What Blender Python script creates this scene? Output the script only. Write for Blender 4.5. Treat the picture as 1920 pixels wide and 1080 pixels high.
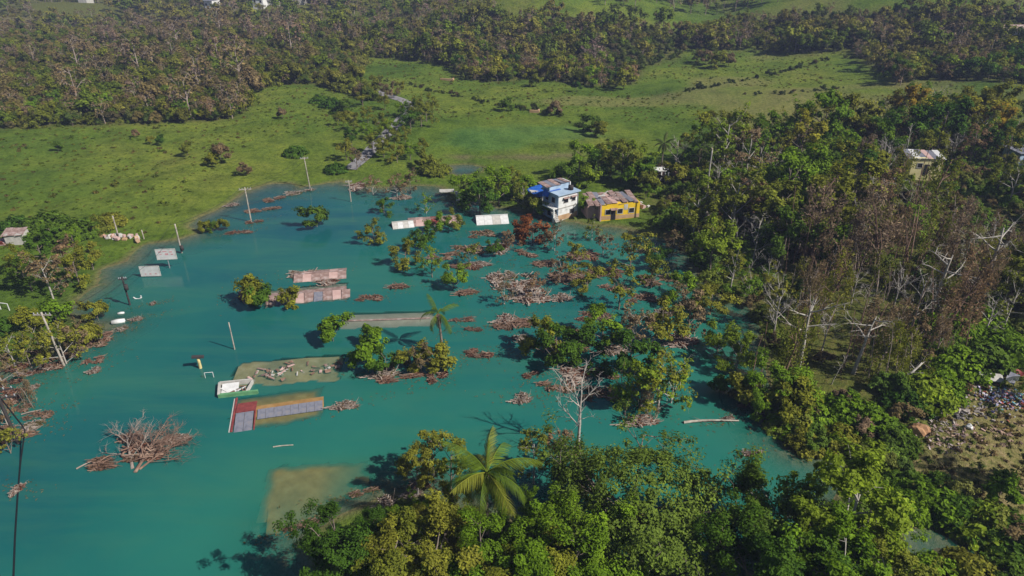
import bpy, math, random
import numpy as np
from mathutils import Vector, Matrix, Euler

R = math.radians
scene = bpy.context.scene
for o in list(bpy.data.objects):
    bpy.data.objects.remove(o)
C = scene.collection

# ------------------------------------------------------------------ camera, sky, sun, exposure
CAM_H, PITCH, FPX = 45.0, R(27.6), 1280.0
cam_d = bpy.data.cameras.new('camera')
cam_d.sensor_width = 36.0
cam_d.lens = 24.0
cam_d.clip_end = 6000
cam_d.clip_start = 0.5
cam = bpy.data.objects.new('camera', cam_d)
C.objects.link(cam)
cam.location = (0, 0, CAM_H)
cam.rotation_euler = (R(90) - PITCH, 0, 0)
scene.camera = cam

SUN_EL, SUN_ROT = R(42), R(116)
w = bpy.data.worlds.new('World')
scene.world = w
w.use_nodes = True
nt = w.node_tree
bg = nt.nodes['Background']
sky = nt.nodes.new('ShaderNodeTexSky')
sky.sky_type = 'NISHITA'
sky.sun_disc = False
sky.sun_elevation = SUN_EL
sky.sun_rotation = SUN_ROT
sky.air_density = 1.0
sky.dust_density = 1.0
nt.links.new(sky.outputs[0], bg.inputs[0])
bg.inputs[1].default_value = 0.05
sd = bpy.data.lights.new('sun', 'SUN')
sd.energy = 5.0
sd.angle = R(0.5)
sd.color = (1.0, 0.95, 0.86)
sun = bpy.data.objects.new('sun', sd)
C.objects.link(sun)
sdir = Vector((math.sin(SUN_ROT) * math.cos(SUN_EL), math.cos(SUN_ROT) * math.cos(SUN_EL), math.sin(SUN_EL)))
sun.rotation_euler = sdir.to_track_quat('Z', 'Y').to_euler()
sun.location = (80, -20, 120)
vs = scene.view_settings
vs.view_transform = 'Standard'
vs.look = 'None'
vs.exposure = 0.42
vs.gamma = 1
vs.use_curve_mapping = False

rng = np.random.default_rng(11)
random.seed(5)

# ------------------------------------------------------------------ noise, pixel to place
def vnoise(x, y, s=0):
    x = np.asarray(x, float); y = np.asarray(y, float)
    xi = np.floor(x).astype(np.int64); yi = np.floor(y).astype(np.int64)
    fx = x - xi; fy = y - yi
    fx = fx * fx * (3 - 2 * fx); fy = fy * fy * (3 - 2 * fy)
    def hsh(a, b):
        n = (a * 374761393 + b * 668265263 + s * 974634533) & 0x7fffffff
        n = ((n ^ (n >> 13)) * 1274126177) & 0x7fffffff
        return ((n ^ (n >> 16)) & 0xffff) / 65535.0
    a = hsh(xi, yi); b = hsh(xi + 1, yi); c = hsh(xi, yi + 1); d = hsh(xi + 1, yi + 1)
    return (a * (1 - fx) + b * fx) * (1 - fy) + (c * (1 - fx) + d * fx) * fy

def fbm(x, y, s=0, o=3):
    t = 0; a = 1; n = 0
    for k in range(o):
        t = t + a * vnoise(x * 2 ** k, y * 2 ** k, s + k); n += a; a *= .5
    return t / n

def sstep(a, b, x):
    t = np.clip((np.asarray(x, float) - a) / (b - a), 0, 1)
    return t * t * (3 - 2 * t)

SP, CP = math.sin(PITCH), math.cos(PITCH)
def ray(u, v):
    a = (u - 960) / FPX; b = (540 - v) / FPX
    return np.array([a, CP + b * SP, -SP + b * CP])
def at(u, v, z=0.0):
    d = ray(u, v)
    t = (z - CAM_H) / d[2]
    return np.array([d[0] * t, d[1] * t, z])

# shoreline of the flood, walked around the water
SHORE_PX = [(-60, 700), (40, 690), (95, 665), (150, 640), (205, 612), (150, 600), (130, 585), (150, 560), (185, 535), (190, 505),
            (240, 490), (275, 458), (340, 449), (372, 436), (352, 424), (372, 410), (425, 385), (462, 360), (505, 345), (545, 344),
            (560, 352), (600, 346), (640, 340), (680, 352), (740, 352), (790, 348), (825, 352), (840, 372), (862, 385), (880, 378),
            (905, 372), (930, 392), (962, 392), (1005, 402), (1090, 420), (1180, 432), (1250, 450), (1290, 480), (1310, 520), (1345, 560), (1395, 575), (1420, 600),
            (1425, 640), (1440, 700), (1448, 750), (1455, 800), (1495, 850), (1540, 862), (1575, 872), (1590, 895), (1580, 930),
            (1550, 960), (1530, 1000), (1490, 1040), (1420, 1085), (1330, 1105), (1200, 1075), (1150, 1090), (1060, 1040),
            (1000, 985), (940, 960), (860, 945), (790, 925), (700, 935), (640, 965), (570, 1000), (600, 1060), (620, 1200), (400, 1500), (-1200, 1500)]
SHORE = np.array([at(u, v)[:2] for u, v in SHORE_PX] + [(-260, 20), (-260, 75)])
CREEK = np.array([at(u, v)[:2] for u, v in [(1690, 985), (1740, 988), (1830, 1018), (1900, 1068), (1940, 1110), (1860, 1095), (1770, 1062), (1700, 1035)]])
POND = np.array([at(u, v)[:2] for u, v in [(838, 322), (845, 311), (880, 309), (905, 314), (900, 324), (860, 329)]])

def sdf(px, py, P):
    px = np.asarray(px, float); py = np.asarray(py, float)
    best = np.full(px.shape, 1e18); ins = np.zeros(px.shape, bool)
    n = len(P)
    for i in range(n):
        ax, ay = P[i]; bx, by = P[(i + 1) % n]
        ex, ey = bx - ax, by - ay
        wx, wy = px - ax, py - ay
        t = np.clip((wx * ex + wy * ey) / (ex * ex + ey * ey + 1e-9), 0, 1)
        d = (wx - ex * t) ** 2 + (wy - ey * t) ** 2
        best = np.minimum(best, d)
        c = ((ay <= py) & (by > py)) | ((by <= py) & (ay > py))
        with np.errstate(divide='ignore', invalid='ignore'):
            xc = ax + (py - ay) / (by - ay) * ex
        ins ^= c & (px < xc)
    d = np.sqrt(best)
    return np.where(ins, -d, d)

def height(x, y):
    x = np.asarray(x, float); y = np.asarray(y, float)
    d = np.minimum(np.minimum(sdf(x, y, SHORE), sdf(x, y, POND)), sdf(x, y, CREEK))
    d = d + (fbm(x * .35, y * .35, 3) - .5) * 1.6
    land = np.where(d > 0, .02 + .06 * d, .02 + d * .24)
    land = np.clip(land, -3.6, 1.2)
    on = np.clip(d * .1, 0, 1)
    land = land + on * (fbm(x * .12, y * .12, 7) - .3) * .8
    # valley side rising behind the far forest, more slowly towards the west
    st = 250 + 190 * sstep(20, -180, x)
    far = np.clip(y - st, 0, None)
    land = land + 0.075 * far * sstep(0, 120, far) + on * sstep(250, 420, y) * (fbm(x * .011, y * .011, 21) - .45) * 26
    def bump(cx, cy, rx, ry, h): return h * np.exp(-((x - cx) / rx) ** 2 - ((y - cy) / ry) ** 2)
    land = land + bump(35, 345, 60, 45, 13) + bump(-330, 640, 190, 70, 62) + bump(-60, 700, 130, 80, 48) + bump(190, 330, 60, 60, 16) + bump(120, 480, 60, 60, 20) + bump(-180, 420, 70, 30, 9)
    # bank on the east
    land = land + on * np.clip(x - 38, 0, 120) * .07 * sstep(60, 100, y) * (1 - .5 * sstep(180, 260, y))
    land = land + on * np.clip(x - 100, 0, 200) * .12 * sstep(180, 300, y)
    return land

def ground(u, v):
    d = ray(u, v)
    ts = np.linspace(20, 1400, 2800)
    X = d[0] * ts; Y = d[1] * ts; Z = CAM_H + d[2] * ts
    H = np.maximum(height(X, Y), 0)
    k = np.argmax(Z < H)
    if k == 0: return at(u, v)
    a = (Z[k - 1] - H[k - 1]) / ((Z[k - 1] - H[k - 1]) - (Z[k] - H[k]) + 1e-9)
    t = ts[k - 1] + (ts[k] - ts[k - 1]) * a
    return np.array([d[0] * t, d[1] * t, CAM_H + d[2] * t])
def hz(x, y):
    return float(height(np.array([x]), np.array([y]))[0])

# ------------------------------------------------------------------ materials
def nmat(name):
    m = bpy.data.materials.new(name); m.use_nodes = True
    return m, m.node_tree.nodes, m.node_tree.links, m.node_tree.nodes['Principled BSDF']
def ramp(N, stops):
    r = N.new('ShaderNodeValToRGB')
    e = r.color_ramp.elements
    while len(e) < len(stops): e.new(.5)
    for q, (p, c) in zip(e, stops):
        q.position = p; q.color = (*c, 1)
    return r
def noise(N, L, sc, det=4, coord='Object', rough=.55):
    t = N.new('ShaderNodeTexCoord'); n = N.new('ShaderNodeTexNoise')
    n.inputs['Scale'].default_value = sc; n.inputs['Detail'].default_value = det; n.inputs['Roughness'].default_value = rough
    L.new(t.outputs[coord], n.inputs['Vector'])
    return n
def surf(name, stops, sc=2.0, rough=.85, det=5, bump=0.0, spec=.2):
    m, N, L, b = nmat(name)
    n = noise(N, L, sc, det)
    r = ramp(N, stops)
    L.new(n.outputs[0], r.inputs[0]); L.new(r.outputs[0], b.inputs['Base Color'])
    b.inputs['Roughness'].default_value = rough
    b.inputs['Specular IOR Level'].default_value = spec
    if bump:
        bp = N.new('ShaderNodeBump'); bp.inputs['Strength'].default_value = bump; bp.inputs['Distance'].default_value = .1
        L.new(n.outputs[0], bp.inputs['Height']); L.new(bp.outputs[0], b.inputs['Normal'])
    return m
def two(name, c, var=.25, **k):
    a = tuple(q * (1 - var) for q in c); d = tuple(min(1, q * (1 + var)) for q in c)
    return surf(name, [(.3, a), (.7, d)], **k)

def leafmat(name, col=None, trans=.36):
    """leaf: the object's own colour times each leaf's tint"""
    m, N, L, b = nmat(name)
    at_ = N.new('ShaderNodeAttribute'); at_.attribute_name = 'tint'
    r = ramp(N, [(0, (.5, .55, .45)), (.6, (1, 1, 1)), (1, (1.5, 1.5, 1.25))])
    L.new(at_.outputs['Fac'], r.inputs[0])
    oi = N.new('ShaderNodeObjectInfo')
    mx = N.new('ShaderNodeMixRGB'); mx.blend_type = 'MULTIPLY'; mx.inputs[0].default_value = 1
    L.new(r.outputs[0], mx.inputs[1])
    if col is None:
        L.new(oi.outputs['Color'], mx.inputs[2])
        out = mx
    else:
        # a natural spread of hue from tree to tree
        rr = ramp(N, [(0, tuple(q * .7 for q in col)), (.35, col), (.7, (col[0] * 1.2, col[1] * 1.18, col[2])), (1, (col[0] * 1.25, col[1] * 1.12, col[2] * 1.6))])
        L.new(oi.outputs['Random'], rr.inputs[0]); L.new(rr.outputs[0], mx.inputs[2])
        out = mx
    b.inputs['Roughness'].default_value = .55
    b.inputs['Specular IOR Level'].default_value = .06
    L.new(out.outputs[0], b.inputs['Base Color'])
    tr = N.new('ShaderNodeBsdfTranslucent'); L.new(out.outputs[0], tr.inputs[0])
    ms = N.new('ShaderNodeMixShader'); ms.inputs[0].default_value = trans
    L.new(b.outputs[0], ms.inputs[1]); L.new(tr.outputs[0], ms.inputs[2])
    L.new(ms.outputs[0], N['Material Output'].inputs[0])
    return m

M = {}
M['leaf'] = leafmat('leaf')
M['bark'] = surf('bark', [(.25, (.09, .07, .055)), (.75, (.24, .2, .165))], 3.0, .9, bump=.4)
M['pale_bark'] = surf('pale_bark', [(.25, (.22, .195, .17)), (.75, (.44, .41, .375))], 2.5, .85, bump=.3)
M['twig'] = surf('twig', [(.25, (.1, .06, .045)), (.5, (.18, .11, .08)), (.75, (.32, .23, .175))], 1.2, .9)
M['grey_twig'] = surf('grey_twig', [(.25, (.16, .12, .1)), (.75, (.36, .3, .26))], 1.2, .9)
M['conc'] = surf('conc', [(.25, (.3, .29, .27)), (.75, (.5, .48, .45))], 1.5, .9, bump=.2)
M['white'] = surf('white_render', [(.25, (.3, .29, .27)), (.42, (.55, .55, .54)), (.7, (.68, .68, .68))], 1.1, .85)
M['sign'] = surf('sign_sheet', [(.3, (.45, .45, .45)), (.7, (.62, .62, .62))], 1.5, .6)
M['pink_print'] = two('pink_print', (.5, .25, .27), rough=.6)
M['yellow'] = surf('yellow_render', [(.25, (.5, .33, .015)), (.75, (.78, .52, .03))], .7, .8)
M['cream'] = surf('cream_render', [(.25, (.5, .43, .2)), (.75, (.72, .65, .36))], .7, .8)
M['pinkw'] = surf('pink_render', [(.25, (.35, .22, .2)), (.75, (.5, .36, .33))], .7, .85)
M['bluew'] = surf('blue_grey_render', [(.25, (.22, .3, .4)), (.75, (.36, .46, .58))], .7, .8)
M['tarp'] = two('blue_tarp', (.02, .1, .42), rough=.5)
M['dark'] = two('dark_opening', (.015, .015, .018), rough=.8)
M['rust'] = surf('rusted_sheet', [(.25, (.12, .07, .06)), (.5, (.25, .17, .15)), (.75, (.42, .35, .34))], 1.1, .7, bump=.1)
M['greysheet'] = surf('grey_sheet', [(.25, (.1, .105, .13)), (.5, (.17, .175, .215)), (.75, (.22, .2, .2))], 1.6, .5)
M['redsheet'] = surf('red_sheet', [(.3, (.14, .03, .03)), (.7, (.26, .06, .055))], 2.0, .6)
M['silt'] = surf('silted_roof', [(.25, (.2, .11, .04)), (.5, (.29, .165, .06)), (.75, (.36, .23, .1))], .9, .9)
M['silt2'] = surf('silted_slab', [(.25, (.28, .17, .09)), (.5, (.38, .25, .14)), (.75, (.48, .33, .23))], .8, .9)
M['greenw'] = two('green_paint', (.1, .25, .12), rough=.7)
M['wood'] = surf('weathered_pole', [(.3, (.2, .17, .14)), (.7, (.42, .38, .33))], 2.5, .9)
M['darkwood'] = two('dark_pole', (.04, .035, .035), rough=.85)
M['metal'] = two('grey_metal', (.25, .26, .28), rough=.5)
M['black'] = two('black_cable', (.012, .012, .014), rough=.5)
M['asph'] = surf('asphalt', [(.25, (.14, .135, .14)), (.75, (.25, .24, .25))], .5, .9)
M['yellowpost'] = two('yellow_post', (.5, .42, .2), rough=.7)

def ground_mat():
    m, N, L, b = nmat('pasture_and_soil')
    t = N.new('ShaderNodeTexCoord')
    def nz(sc, det=5, rough=.6):
        n = N.new('ShaderNodeTexNoise'); n.inputs['Scale'].default_value = sc; n.inputs['Detail'].default_value = det; n.inputs['Roughness'].default_value = rough
        L.new(t.outputs['Object'], n.inputs['Vector']); return n
    n1 = nz(.018, 4); n2 = nz(.16, 6, .65); n3 = nz(1.1, 5, .7)
    r1 = ramp(N, [(.32, (.042, .082, .01)), (.46, (.075, .122, .013)), (.58, (.11, .145, .018)), (.72, (.14, .145, .03))])
    L.new(n1.outputs[0], r1.inputs[0])
    r2 = ramp(N, [(.32, (.5, .56, .45)), (.5, (1, 1, 1)), (.68, (1.35, 1.22, 1.2))])
    L.new(n2.outputs[0], r2.inputs[0])
    m1 = N.new('ShaderNodeMixRGB'); m1.blend_type = 'MULTIPLY'; m1.inputs[0].default_value = .8
    L.new(r1.outputs[0], m1.inputs[1]); L.new(r2.outputs[0], m1.inputs[2])
    r3 = ramp(N, [(.32, (.5, .55, .45)), (.5, (1, 1, 1)), (.66, (1.25, 1.2, 1.15))])
    L.new(n3.outputs[0], r3.inputs[0])
    m2 = N.new('ShaderNodeMixRGB'); m2.blend_type = 'MULTIPLY'; m2.inputs[0].default_value = 1.0
    L.new(m1.outputs[0], m2.inputs[1]); L.new(r3.outputs[0], m2.inputs[2])
    # forest floor, mud and dry yard grass by what grows there
    def cover(name, stops, src, prev):
        a = N.new('ShaderNodeAttribute'); a.attribute_name = name
        r = ramp(N, stops); L.new(n2.outputs[0] if src == 2 else n3.outputs[0], r.inputs[0])
        x = N.new('ShaderNodeMixRGB'); L.new(a.outputs['Fac'], x.inputs[0]); L.new(prev.outputs[0], x.inputs[1]); L.new(r.outputs[0], x.inputs[2])
        return x
    p = cover('litter', [(.3, (.05, .07, .012)), (.5, (.085, .095, .02)), (.7, (.13, .11, .035))], 3, m2)
    p = cover('dry', [(.3, (.08, .095, .022)), (.5, (.17, .15, .055)), (.7, (.25, .19, .1))], 3, p)
    p = cover('wet', [(.3, (.03, .1, .03)), (.6, (.05, .16, .05))], 2, p)
    p = cover('mud', [(.3, (.1, .075, .05)), (.6, (.19, .13, .09))], 3, p)
    L.new(p.outputs[0], b.inputs['Base Color'])
    b.inputs['Roughness'].default_value = .95; b.inputs['Specular IOR Level'].default_value = .1
    bp = N.new('ShaderNodeBump'); bp.inputs['Strength'].default_value = .9; bp.inputs['Distance'].default_value = .5
    L.new(n3.outputs[0], bp.inputs['Height']); L.new(bp.outputs[0], b.inputs['Normal'])
    return m

def water_mat():
    m, N, L, b = nmat('flood_water')
    n = noise(N, L, .035, 6, rough=.62)
    a = N.new('ShaderNodeAttribute'); a.attribute_name = 'deep'
    r = ramp(N, [(0, (.018, .145, .108)), (.5, (.009, .1, .092)), (1, (.004, .05, .08))])  # bluest stop also paints in the sky's reflection on far water
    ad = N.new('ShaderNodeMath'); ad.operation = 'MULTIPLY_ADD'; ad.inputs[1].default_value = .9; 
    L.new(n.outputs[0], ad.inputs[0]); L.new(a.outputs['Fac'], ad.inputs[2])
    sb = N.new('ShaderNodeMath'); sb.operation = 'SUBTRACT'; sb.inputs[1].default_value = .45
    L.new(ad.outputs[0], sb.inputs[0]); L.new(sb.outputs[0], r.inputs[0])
    # silt in streaks
    tc = N.new('ShaderNodeTexCoord'); mp = N.new('ShaderNodeMapping'); mp.inputs['Rotation'].default_value = (0, 0, .9); mp.inputs['Scale'].default_value = (.03, .16, 1)
    L.new(tc.outputs['Object'], mp.inputs[0])
    ns = N.new('ShaderNodeTexNoise'); ns.inputs['Scale'].default_value = 1.0; ns.inputs['Detail'].default_value = 7; ns.inputs['Roughness'].default_value = .68; ns.inputs['Distortion'].default_value = .6
    L.new(mp.outputs[0], ns.inputs['Vector'])
    rs = ramp(N, [(.45, (0, 0, 0)), (.75, (.55, .55, .55))]); L.new(ns.outputs[0], rs.inputs[0])
    mxs = N.new('ShaderNodeMixRGB'); L.new(rs.outputs[0], mxs.inputs[0]); L.new(r.outputs[0], mxs.inputs[1]); mxs.inputs[2].default_value = (.045, .15, .085, 1)
    L.new(mxs.outputs[0], b.inputs['Base Color'])
    rr = ramp(N, [(.35, (.03, .03, .03)), (.6, (.16, .16, .16))]); nr = noise(N, L, .06, 4); L.new(nr.outputs[0], rr.inputs[0]); L.new(rr.outputs[0], b.inputs['Roughness'])
    b.inputs['IOR'].default_value = 1.33
    n2 = noise(N, L, .8, 3)
    bp = N.new('ShaderNodeBump'); bp.inputs['Strength'].default_value = .12; bp.inputs['Distance'].default_value = .1
    L.new(n2.outputs[0], bp.inputs['Height']); L.new(bp.outputs[0], b.inputs['Normal'])
    # cloudy water: what lies near the surface shows through, the deep does not
    c = N.new('ShaderNodeAttribute'); c.attribute_name = 'clear'
    tr = N.new('ShaderNodeBsdfTransparent'); tr.inputs[0].default_value = (.86, .98, .9, 1)
    ms = N.new('ShaderNodeMixShader')
    L.new(c.outputs['Fac'], ms.inputs[0]); L.new(b.outputs[0], ms.inputs[1]); L.new(tr.outputs[0], ms.inputs[2])
    L.new(ms.outputs[0], N['Material Output'].inputs[0])
    return m

# ------------------------------------------------------------------ mesh building
class MB:
    def __init__(s): s.v = []; s.f = []; s.t = []; s.n = 0
    def add(s, V, F, t=.5):
        V = np.asarray(V, float)
        s.v.append(V); F = np.asarray(F, np.int64) + s.n; s.f.append(F)
        s.t.append(np.broadcast_to(np.asarray(t, float), (len(V),)).copy()); s.n += len(V)
        return s
    def box(s, c, d, rz=0, rx=0, ry=0):
        q = np.array([(x, y, z) for z in (-.5, .5) for y in (-.5, .5) for x in (-.5, .5)]) * np.array(d)
        m = np.array(Euler((rx, ry, rz)).to_matrix())
        return s.add(q @ m.T + np.array(c), [(0, 2, 3, 1), (4, 5, 7, 6), (0, 1, 5, 4), (2, 6, 7, 3), (0, 4, 6, 2), (1, 3, 7, 5)])
    def tube(s, P, Rr, k=5, t=.5, cap=True):
        P = np.asarray(P, float); n = len(P)
        Rr = np.broadcast_to(np.asarray(Rr, float), (n,))
        T = np.gradient(P, axis=0); T /= np.linalg.norm(T, axis=1)[:, None] + 1e-9
        ref = np.array([0, 0, 1.]) if abs(T[:, 2]).mean() < .8 else np.array([1., 0, 0])
        A = np.cross(T, ref); A /= np.linalg.norm(A, axis=1)[:, None] + 1e-9
        B = np.cross(T, A)
        an = np.arange(k) * 2 * math.pi / k
        V = P[:, None, :] + Rr[:, None, None] * (np.cos(an)[None, :, None] * A[:, None, :] + np.sin(an)[None, :, None] * B[:, None, :])
        i = np.arange(n - 1)[:, None] * k; j = np.arange(k)[None, :]; j2 = (j + 1) % k
        F = np.stack([i + j, i + j2, i + k + j2, i + k + j], -1).reshape(-1, 4)
        s.add(V.reshape(-1, 3), F, t)
        if cap and k == 4: s.f.append(np.array([[0, 1, 2, 3]]) + s.n - k)
        elif cap and k > 4:
            e = s.n - k
            s.f.append(np.array([[e, e + q, e + q + 1, e + q + 1] for q in range(1, k - 1)]))
        return s
    def leaves(s, Cn, Nn, Ln, Wn, t):
        n = len(Cn)
        Nn = Nn / (np.linalg.norm(Nn, axis=1)[:, None] + 1e-9)
        a = rng.normal(size=(n, 3)); a -= (a * Nn).sum(1)[:, None] * Nn
        a /= np.linalg.norm(a, axis=1)[:, None] + 1e-9
        b = np.cross(Nn, a)
        Ln = np.broadcast_to(Ln, (n,))[:, None]; Wn = np.broadcast_to(Wn, (n,))[:, None]
        V = np.stack([Cn - a * Ln / 2, Cn + b * Wn / 2 + Nn * Wn * .18, Cn + a * Ln / 2, Cn - b * Wn / 2 + Nn * Wn * .18], 1)
        F = np.arange(4 * n).reshape(n, 4)
        return s.add(V.reshape(-1, 3), F, np.repeat(np.broadcast_to(t, (n,)), 4))
    def mesh(s, name, mat, smooth=False):
        me = bpy.data.meshes.new(name)
        V = np.concatenate(s.v); F = np.concatenate(s.f)
        tri = F[:, 2] == F[:, 3]
        cnt = np.where(tri, 3, 4)
        loops = F.ravel()
        keep = np.ones(len(loops), bool); keep[3::4] = ~tri
        loops = loops[keep]
        me.vertices.add(len(V)); me.vertices.foreach_set('co', V.ravel())
        me.loops.add(len(loops)); me.loops.foreach_set('vertex_index', loops.astype(np.int32))
        me.polygons.add(len(F))
        me.polygons.foreach_set('loop_start', np.concatenate([[0], np.cumsum(cnt)[:-1]]).astype(np.int32))
        me.update(calc_edges=True)
        me.polygons.foreach_set('use_smooth', np.full(len(F), bool(smooth)))
        at_ = me.attributes.new('tint', 'FLOAT', 'POINT')
        at_.data.foreach_set('value', np.concatenate(s.t).astype(np.float32))
        me.materials.append(M[mat] if isinstance(mat, str) else mat)
        return me

def link(name, me, parent=None, loc=None, rz=0, col=None, scale=None):
    o = bpy.data.objects.new(name, me); C.objects.link(o)
    if parent is not None: o.parent = parent
    if loc is not None: o.location = loc
    if rz: o.rotation_euler.z = rz
    if col is not None: o.color = (*col, 1)
    if scale is not None: o.scale = scale if hasattr(scale, '__len__') else (scale,) * 3
    return o
def tag(o, label, cat, group=None, kind=None):
    if label: o['label'] = label
    if cat: o['category'] = cat
    if group: o['group'] = group
    if kind: o['kind'] = kind
    return o
def thing(name, label, cat, loc, rz=0, group=None, scale=None):
    return tag(link(name, None, None, tuple(float(q) for q in loc), rz, scale=scale), label, cat, group)
def part(name, mb, mat, parent, smooth=False, **k):
    return link(name, mb.mesh(name, mat, smooth), parent, **k)
def grid_mesh(name, xs, ys, Z, attrs, mat):
    nx, ny = len(xs), len(ys)
    X, Y = np.meshgrid(xs, ys)
    V = np.stack([X, Y, Z], -1).reshape(-1, 3)
    i = np.arange(ny - 1)[:, None] * nx + np.arange(nx - 1)[None, :]
    F = np.stack([i, i + 1, i + nx + 1, i + nx], -1).reshape(-1, 4)
    mb = MB().add(V, F)
    me = mb.mesh(name, mat, True)
    for k, a in attrs.items():
        me.attributes.new(k, 'FLOAT', 'POINT').data.foreach_set('value', a.ravel().astype(np.float32))
    return me
def axis(lo, hi, step, out_lo, out_hi, g=1.12):
    a = list(np.arange(lo, hi + step * .5, step))
    s = step; x = a[-1]
    while x < out_hi: s *= g; x += s; a.append(x)
    s = step; x = a[0]; pre = []
    while x > out_lo: s *= g; x -= s; pre.append(x)
    return np.array(pre[::-1] + a)
def poly(*px):
    return np.array([ground(u, v)[:2] for u, v in px])

# ------------------------------------------------------------------ where things grow
POLY = {
    'west_scrub': poly((-80, 60), (-80, 235), (60, 240), (180, 236), (330, 232), (440, 222), (475, 200), (470, 175), (520, 160), (610, 158), (700, 190), (690, 165), (660, 140), (690, 112), (660, 80), (560, 62), (300, 60)),
    'mid_wood': poly((640, 66), (700, 108), (760, 112), (850, 125), (868, 150), (920, 155), (1000, 148), (1075, 158), (1130, 165), (1185, 158), (1215, 125), (1270, 110), (1300, 85), (1290, 60), (1180, 50), (1000, 40), (800, 45)),
    'east_wood': poly((1270, 88), (1330, 96), (1420, 92), (1500, 100), (1590, 96), (1640, 130), (1690, 165), (1720, 150), (1800, 150), (2000, 165), (2000, 40), (1700, 20), (1400, 40), (1290, 60)),
    'bank_wood': poly((1200, 335), (1260, 320), (1300, 300), (1370, 308), (1450, 288), (1560, 278), (1640, 255), (1700, 228), (1800, 238), (2050, 262), (2080, 620), (1900, 640), (1840, 650), (1760, 680), (1690, 730), (1560, 745), (1475, 735), (1440, 640), (1425, 590), (1350, 545), (1310, 500), (1290, 450), (1240, 425), (1200, 380)),
    'bank_scrub': poly((1455, 800), (1470, 745), (1560, 752), (1690, 735), (1760, 700), (1760, 800), (1700, 830), (1660, 880), (1700, 930), (1800, 985), (1900, 1040), (1960, 1090), (1960, 1040), (1840, 960), (1790, 925), (1690, 880), (1640, 830), (1600, 862), (1500, 845)),
    'yard': poly((1690, 850), (1700, 800), (1760, 760), (1800, 720), (1850, 690), (2060, 690), (2060, 1010), (1950, 1010), (1850, 960), (1760, 905)),
    'clearing': poly((1425, 355), (1440, 335), (1500, 338), (1520, 352), (1470, 368)),
    'wet': poly((830, 270), (860, 240), (960, 235), (1080, 235), (1130, 255), (1000, 272), (880, 285)),
    'shoremud': poly((830, 290), (930, 288), (1100, 285), (1120, 296), (1000, 305), (900, 300)),
}
EASTSLOPE = np.array([(60, 60), (60, 120), (90, 200), (160, 190), (240, 100), (200, 40)])

# ------------------------------------------------------------------ terrain and water
xs = axis(-95, 95, 1.0, -1600, 1600)
ys = axis(22, 215, 1.0, -120, 2200)
X, Y = np.meshgrid(xs, ys)
Z = height(X, Y)
def inside(k, soft=3): return sstep(soft, -soft, sdf(X, Y, POLY[k]) + (fbm(X * .15, Y * .15, 40) - .5) * 8)
lit = np.clip(inside('west_scrub') + inside('mid_wood') + inside('east_wood') + inside('bank_wood') + inside('bank_scrub', 1) + sstep(330, 420, Y), 0, 1)
lit *= 1 - inside('clearing', 1)
attrs = {'litter': lit, 'dry': np.clip(inside('yard', 2) + inside('clearing', 1) + .5 * sstep(.55, .7, fbm(X * .03, Y * .05, 33)) * sstep(150, 165, Y) * sstep(-10, 10, X), 0, 1),  # far central patches paint sunny brightness into the grass
         'wet': inside('wet', 4) * .35, 'mud': np.clip(sstep(.18, -.1, Z) + inside('shoremud', 2) * .6, 0, 1)}
M['ground'] = ground_mat()
g = link('ground', grid_mesh('ground', xs, ys, Z, attrs, 'ground')); g['kind'] = 'structure'

SUBM = []   # roofs lying just below the surface: (centre, angle, half length, half width, z(u, v))
def frame(a, b, z=0.0):
    A = at(*a, z); B = at(*b, z)
    return (A + B) / 2, math.atan2(B[1] - A[1], B[0] - A[0]), float(np.linalg.norm(B - A))
def cross(a, b, z=0.0):
    return float(np.linalg.norm(at(*a, z) - at(*b, z)))

# long low house whose ridge just breaks the surface
c1, a1, l1 = frame((437, 778), (607, 753))
w1 = cross((520, 734), (527, 793))
SUBM.append((c1, a1, l1 / 2, w1 / 2, lambda u, v, W=w1 / 2: .1 - .3 * np.abs(v) / W))
# flat silted slab behind the green shell
c3, a3, l3 = frame((440, 702), (640, 688))
SUBM.append((c3, a3, l3 / 2, 2.6, lambda u, v: -.16 + .0 * u + .06 * np.sin(u)))
# L-shaped submerged roof near the debris bank
c4, a4, l4 = frame((492, 925), (690, 905))
SUBM.append((c4, a4, l4 / 2, 3.3, lambda u, v, h=l4 / 2: -.14 - .5 * sstep(-.1, 1, u / h) + .12 * v / 3.3))
c4b, a4b, l4b = frame((500, 975), (640, 950))
SUBM.append((c4b, a4b, l4b / 2, 1.6, lambda u, v: -.3 - .04 * u))
# grey roofs behind the debris mats
c5, a5, l5 = frame((500, 560), (650, 545))
SUBM.append((c5, a5, l5 / 2, 2.6, lambda u, v: .2 - .35 * np.abs(v) / 2.6))
c6, a6, l6 = frame((640, 602), (815, 596))
SUBM.append((c6, a6, l6 / 2, 2.0, lambda u, v: -.08 - .1 * np.abs(v)))
xs = axis(-48, 0, .35, -330, 260, 1.1)
ys = axis(48, 98, .35, -60, 260, 1.1)
X, Y = np.meshgrid(xs, ys)
bed = height(X, Y)
for c, a, hl, hw, f in SUBM:
    dx, dy = X - c[0], Y - c[1]
    u = dx * math.cos(a) + dy * math.sin(a); v = -dx * math.sin(a) + dy * math.cos(a)
    e = np.minimum(hl - np.abs(u), hw - np.abs(v))
    e = e + (fbm(X * .6, Y * .6, 51) - .5) * 1.1 * (hw > 2.2)
    bed = np.where(e > 0, np.maximum(bed, f(u, v) - .9 * sstep(.9, 0, e) * (hw > 2.7) - .15 * fbm(X * .5, Y * .5, 52)), bed)
depth = np.clip(-bed, 0, 9)
clear = np.exp(-depth / .75) * .92
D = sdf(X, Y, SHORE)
deep = np.clip(sstep(0, 22, -D) * .45 + .3 * sstep(-22, -55, X) + .5 * sstep(92, 125, Y), 0, 1)  # shore depth, plus painted-in dimming to the west and sky-reflection blue far out
M['water'] = water_mat()
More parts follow.
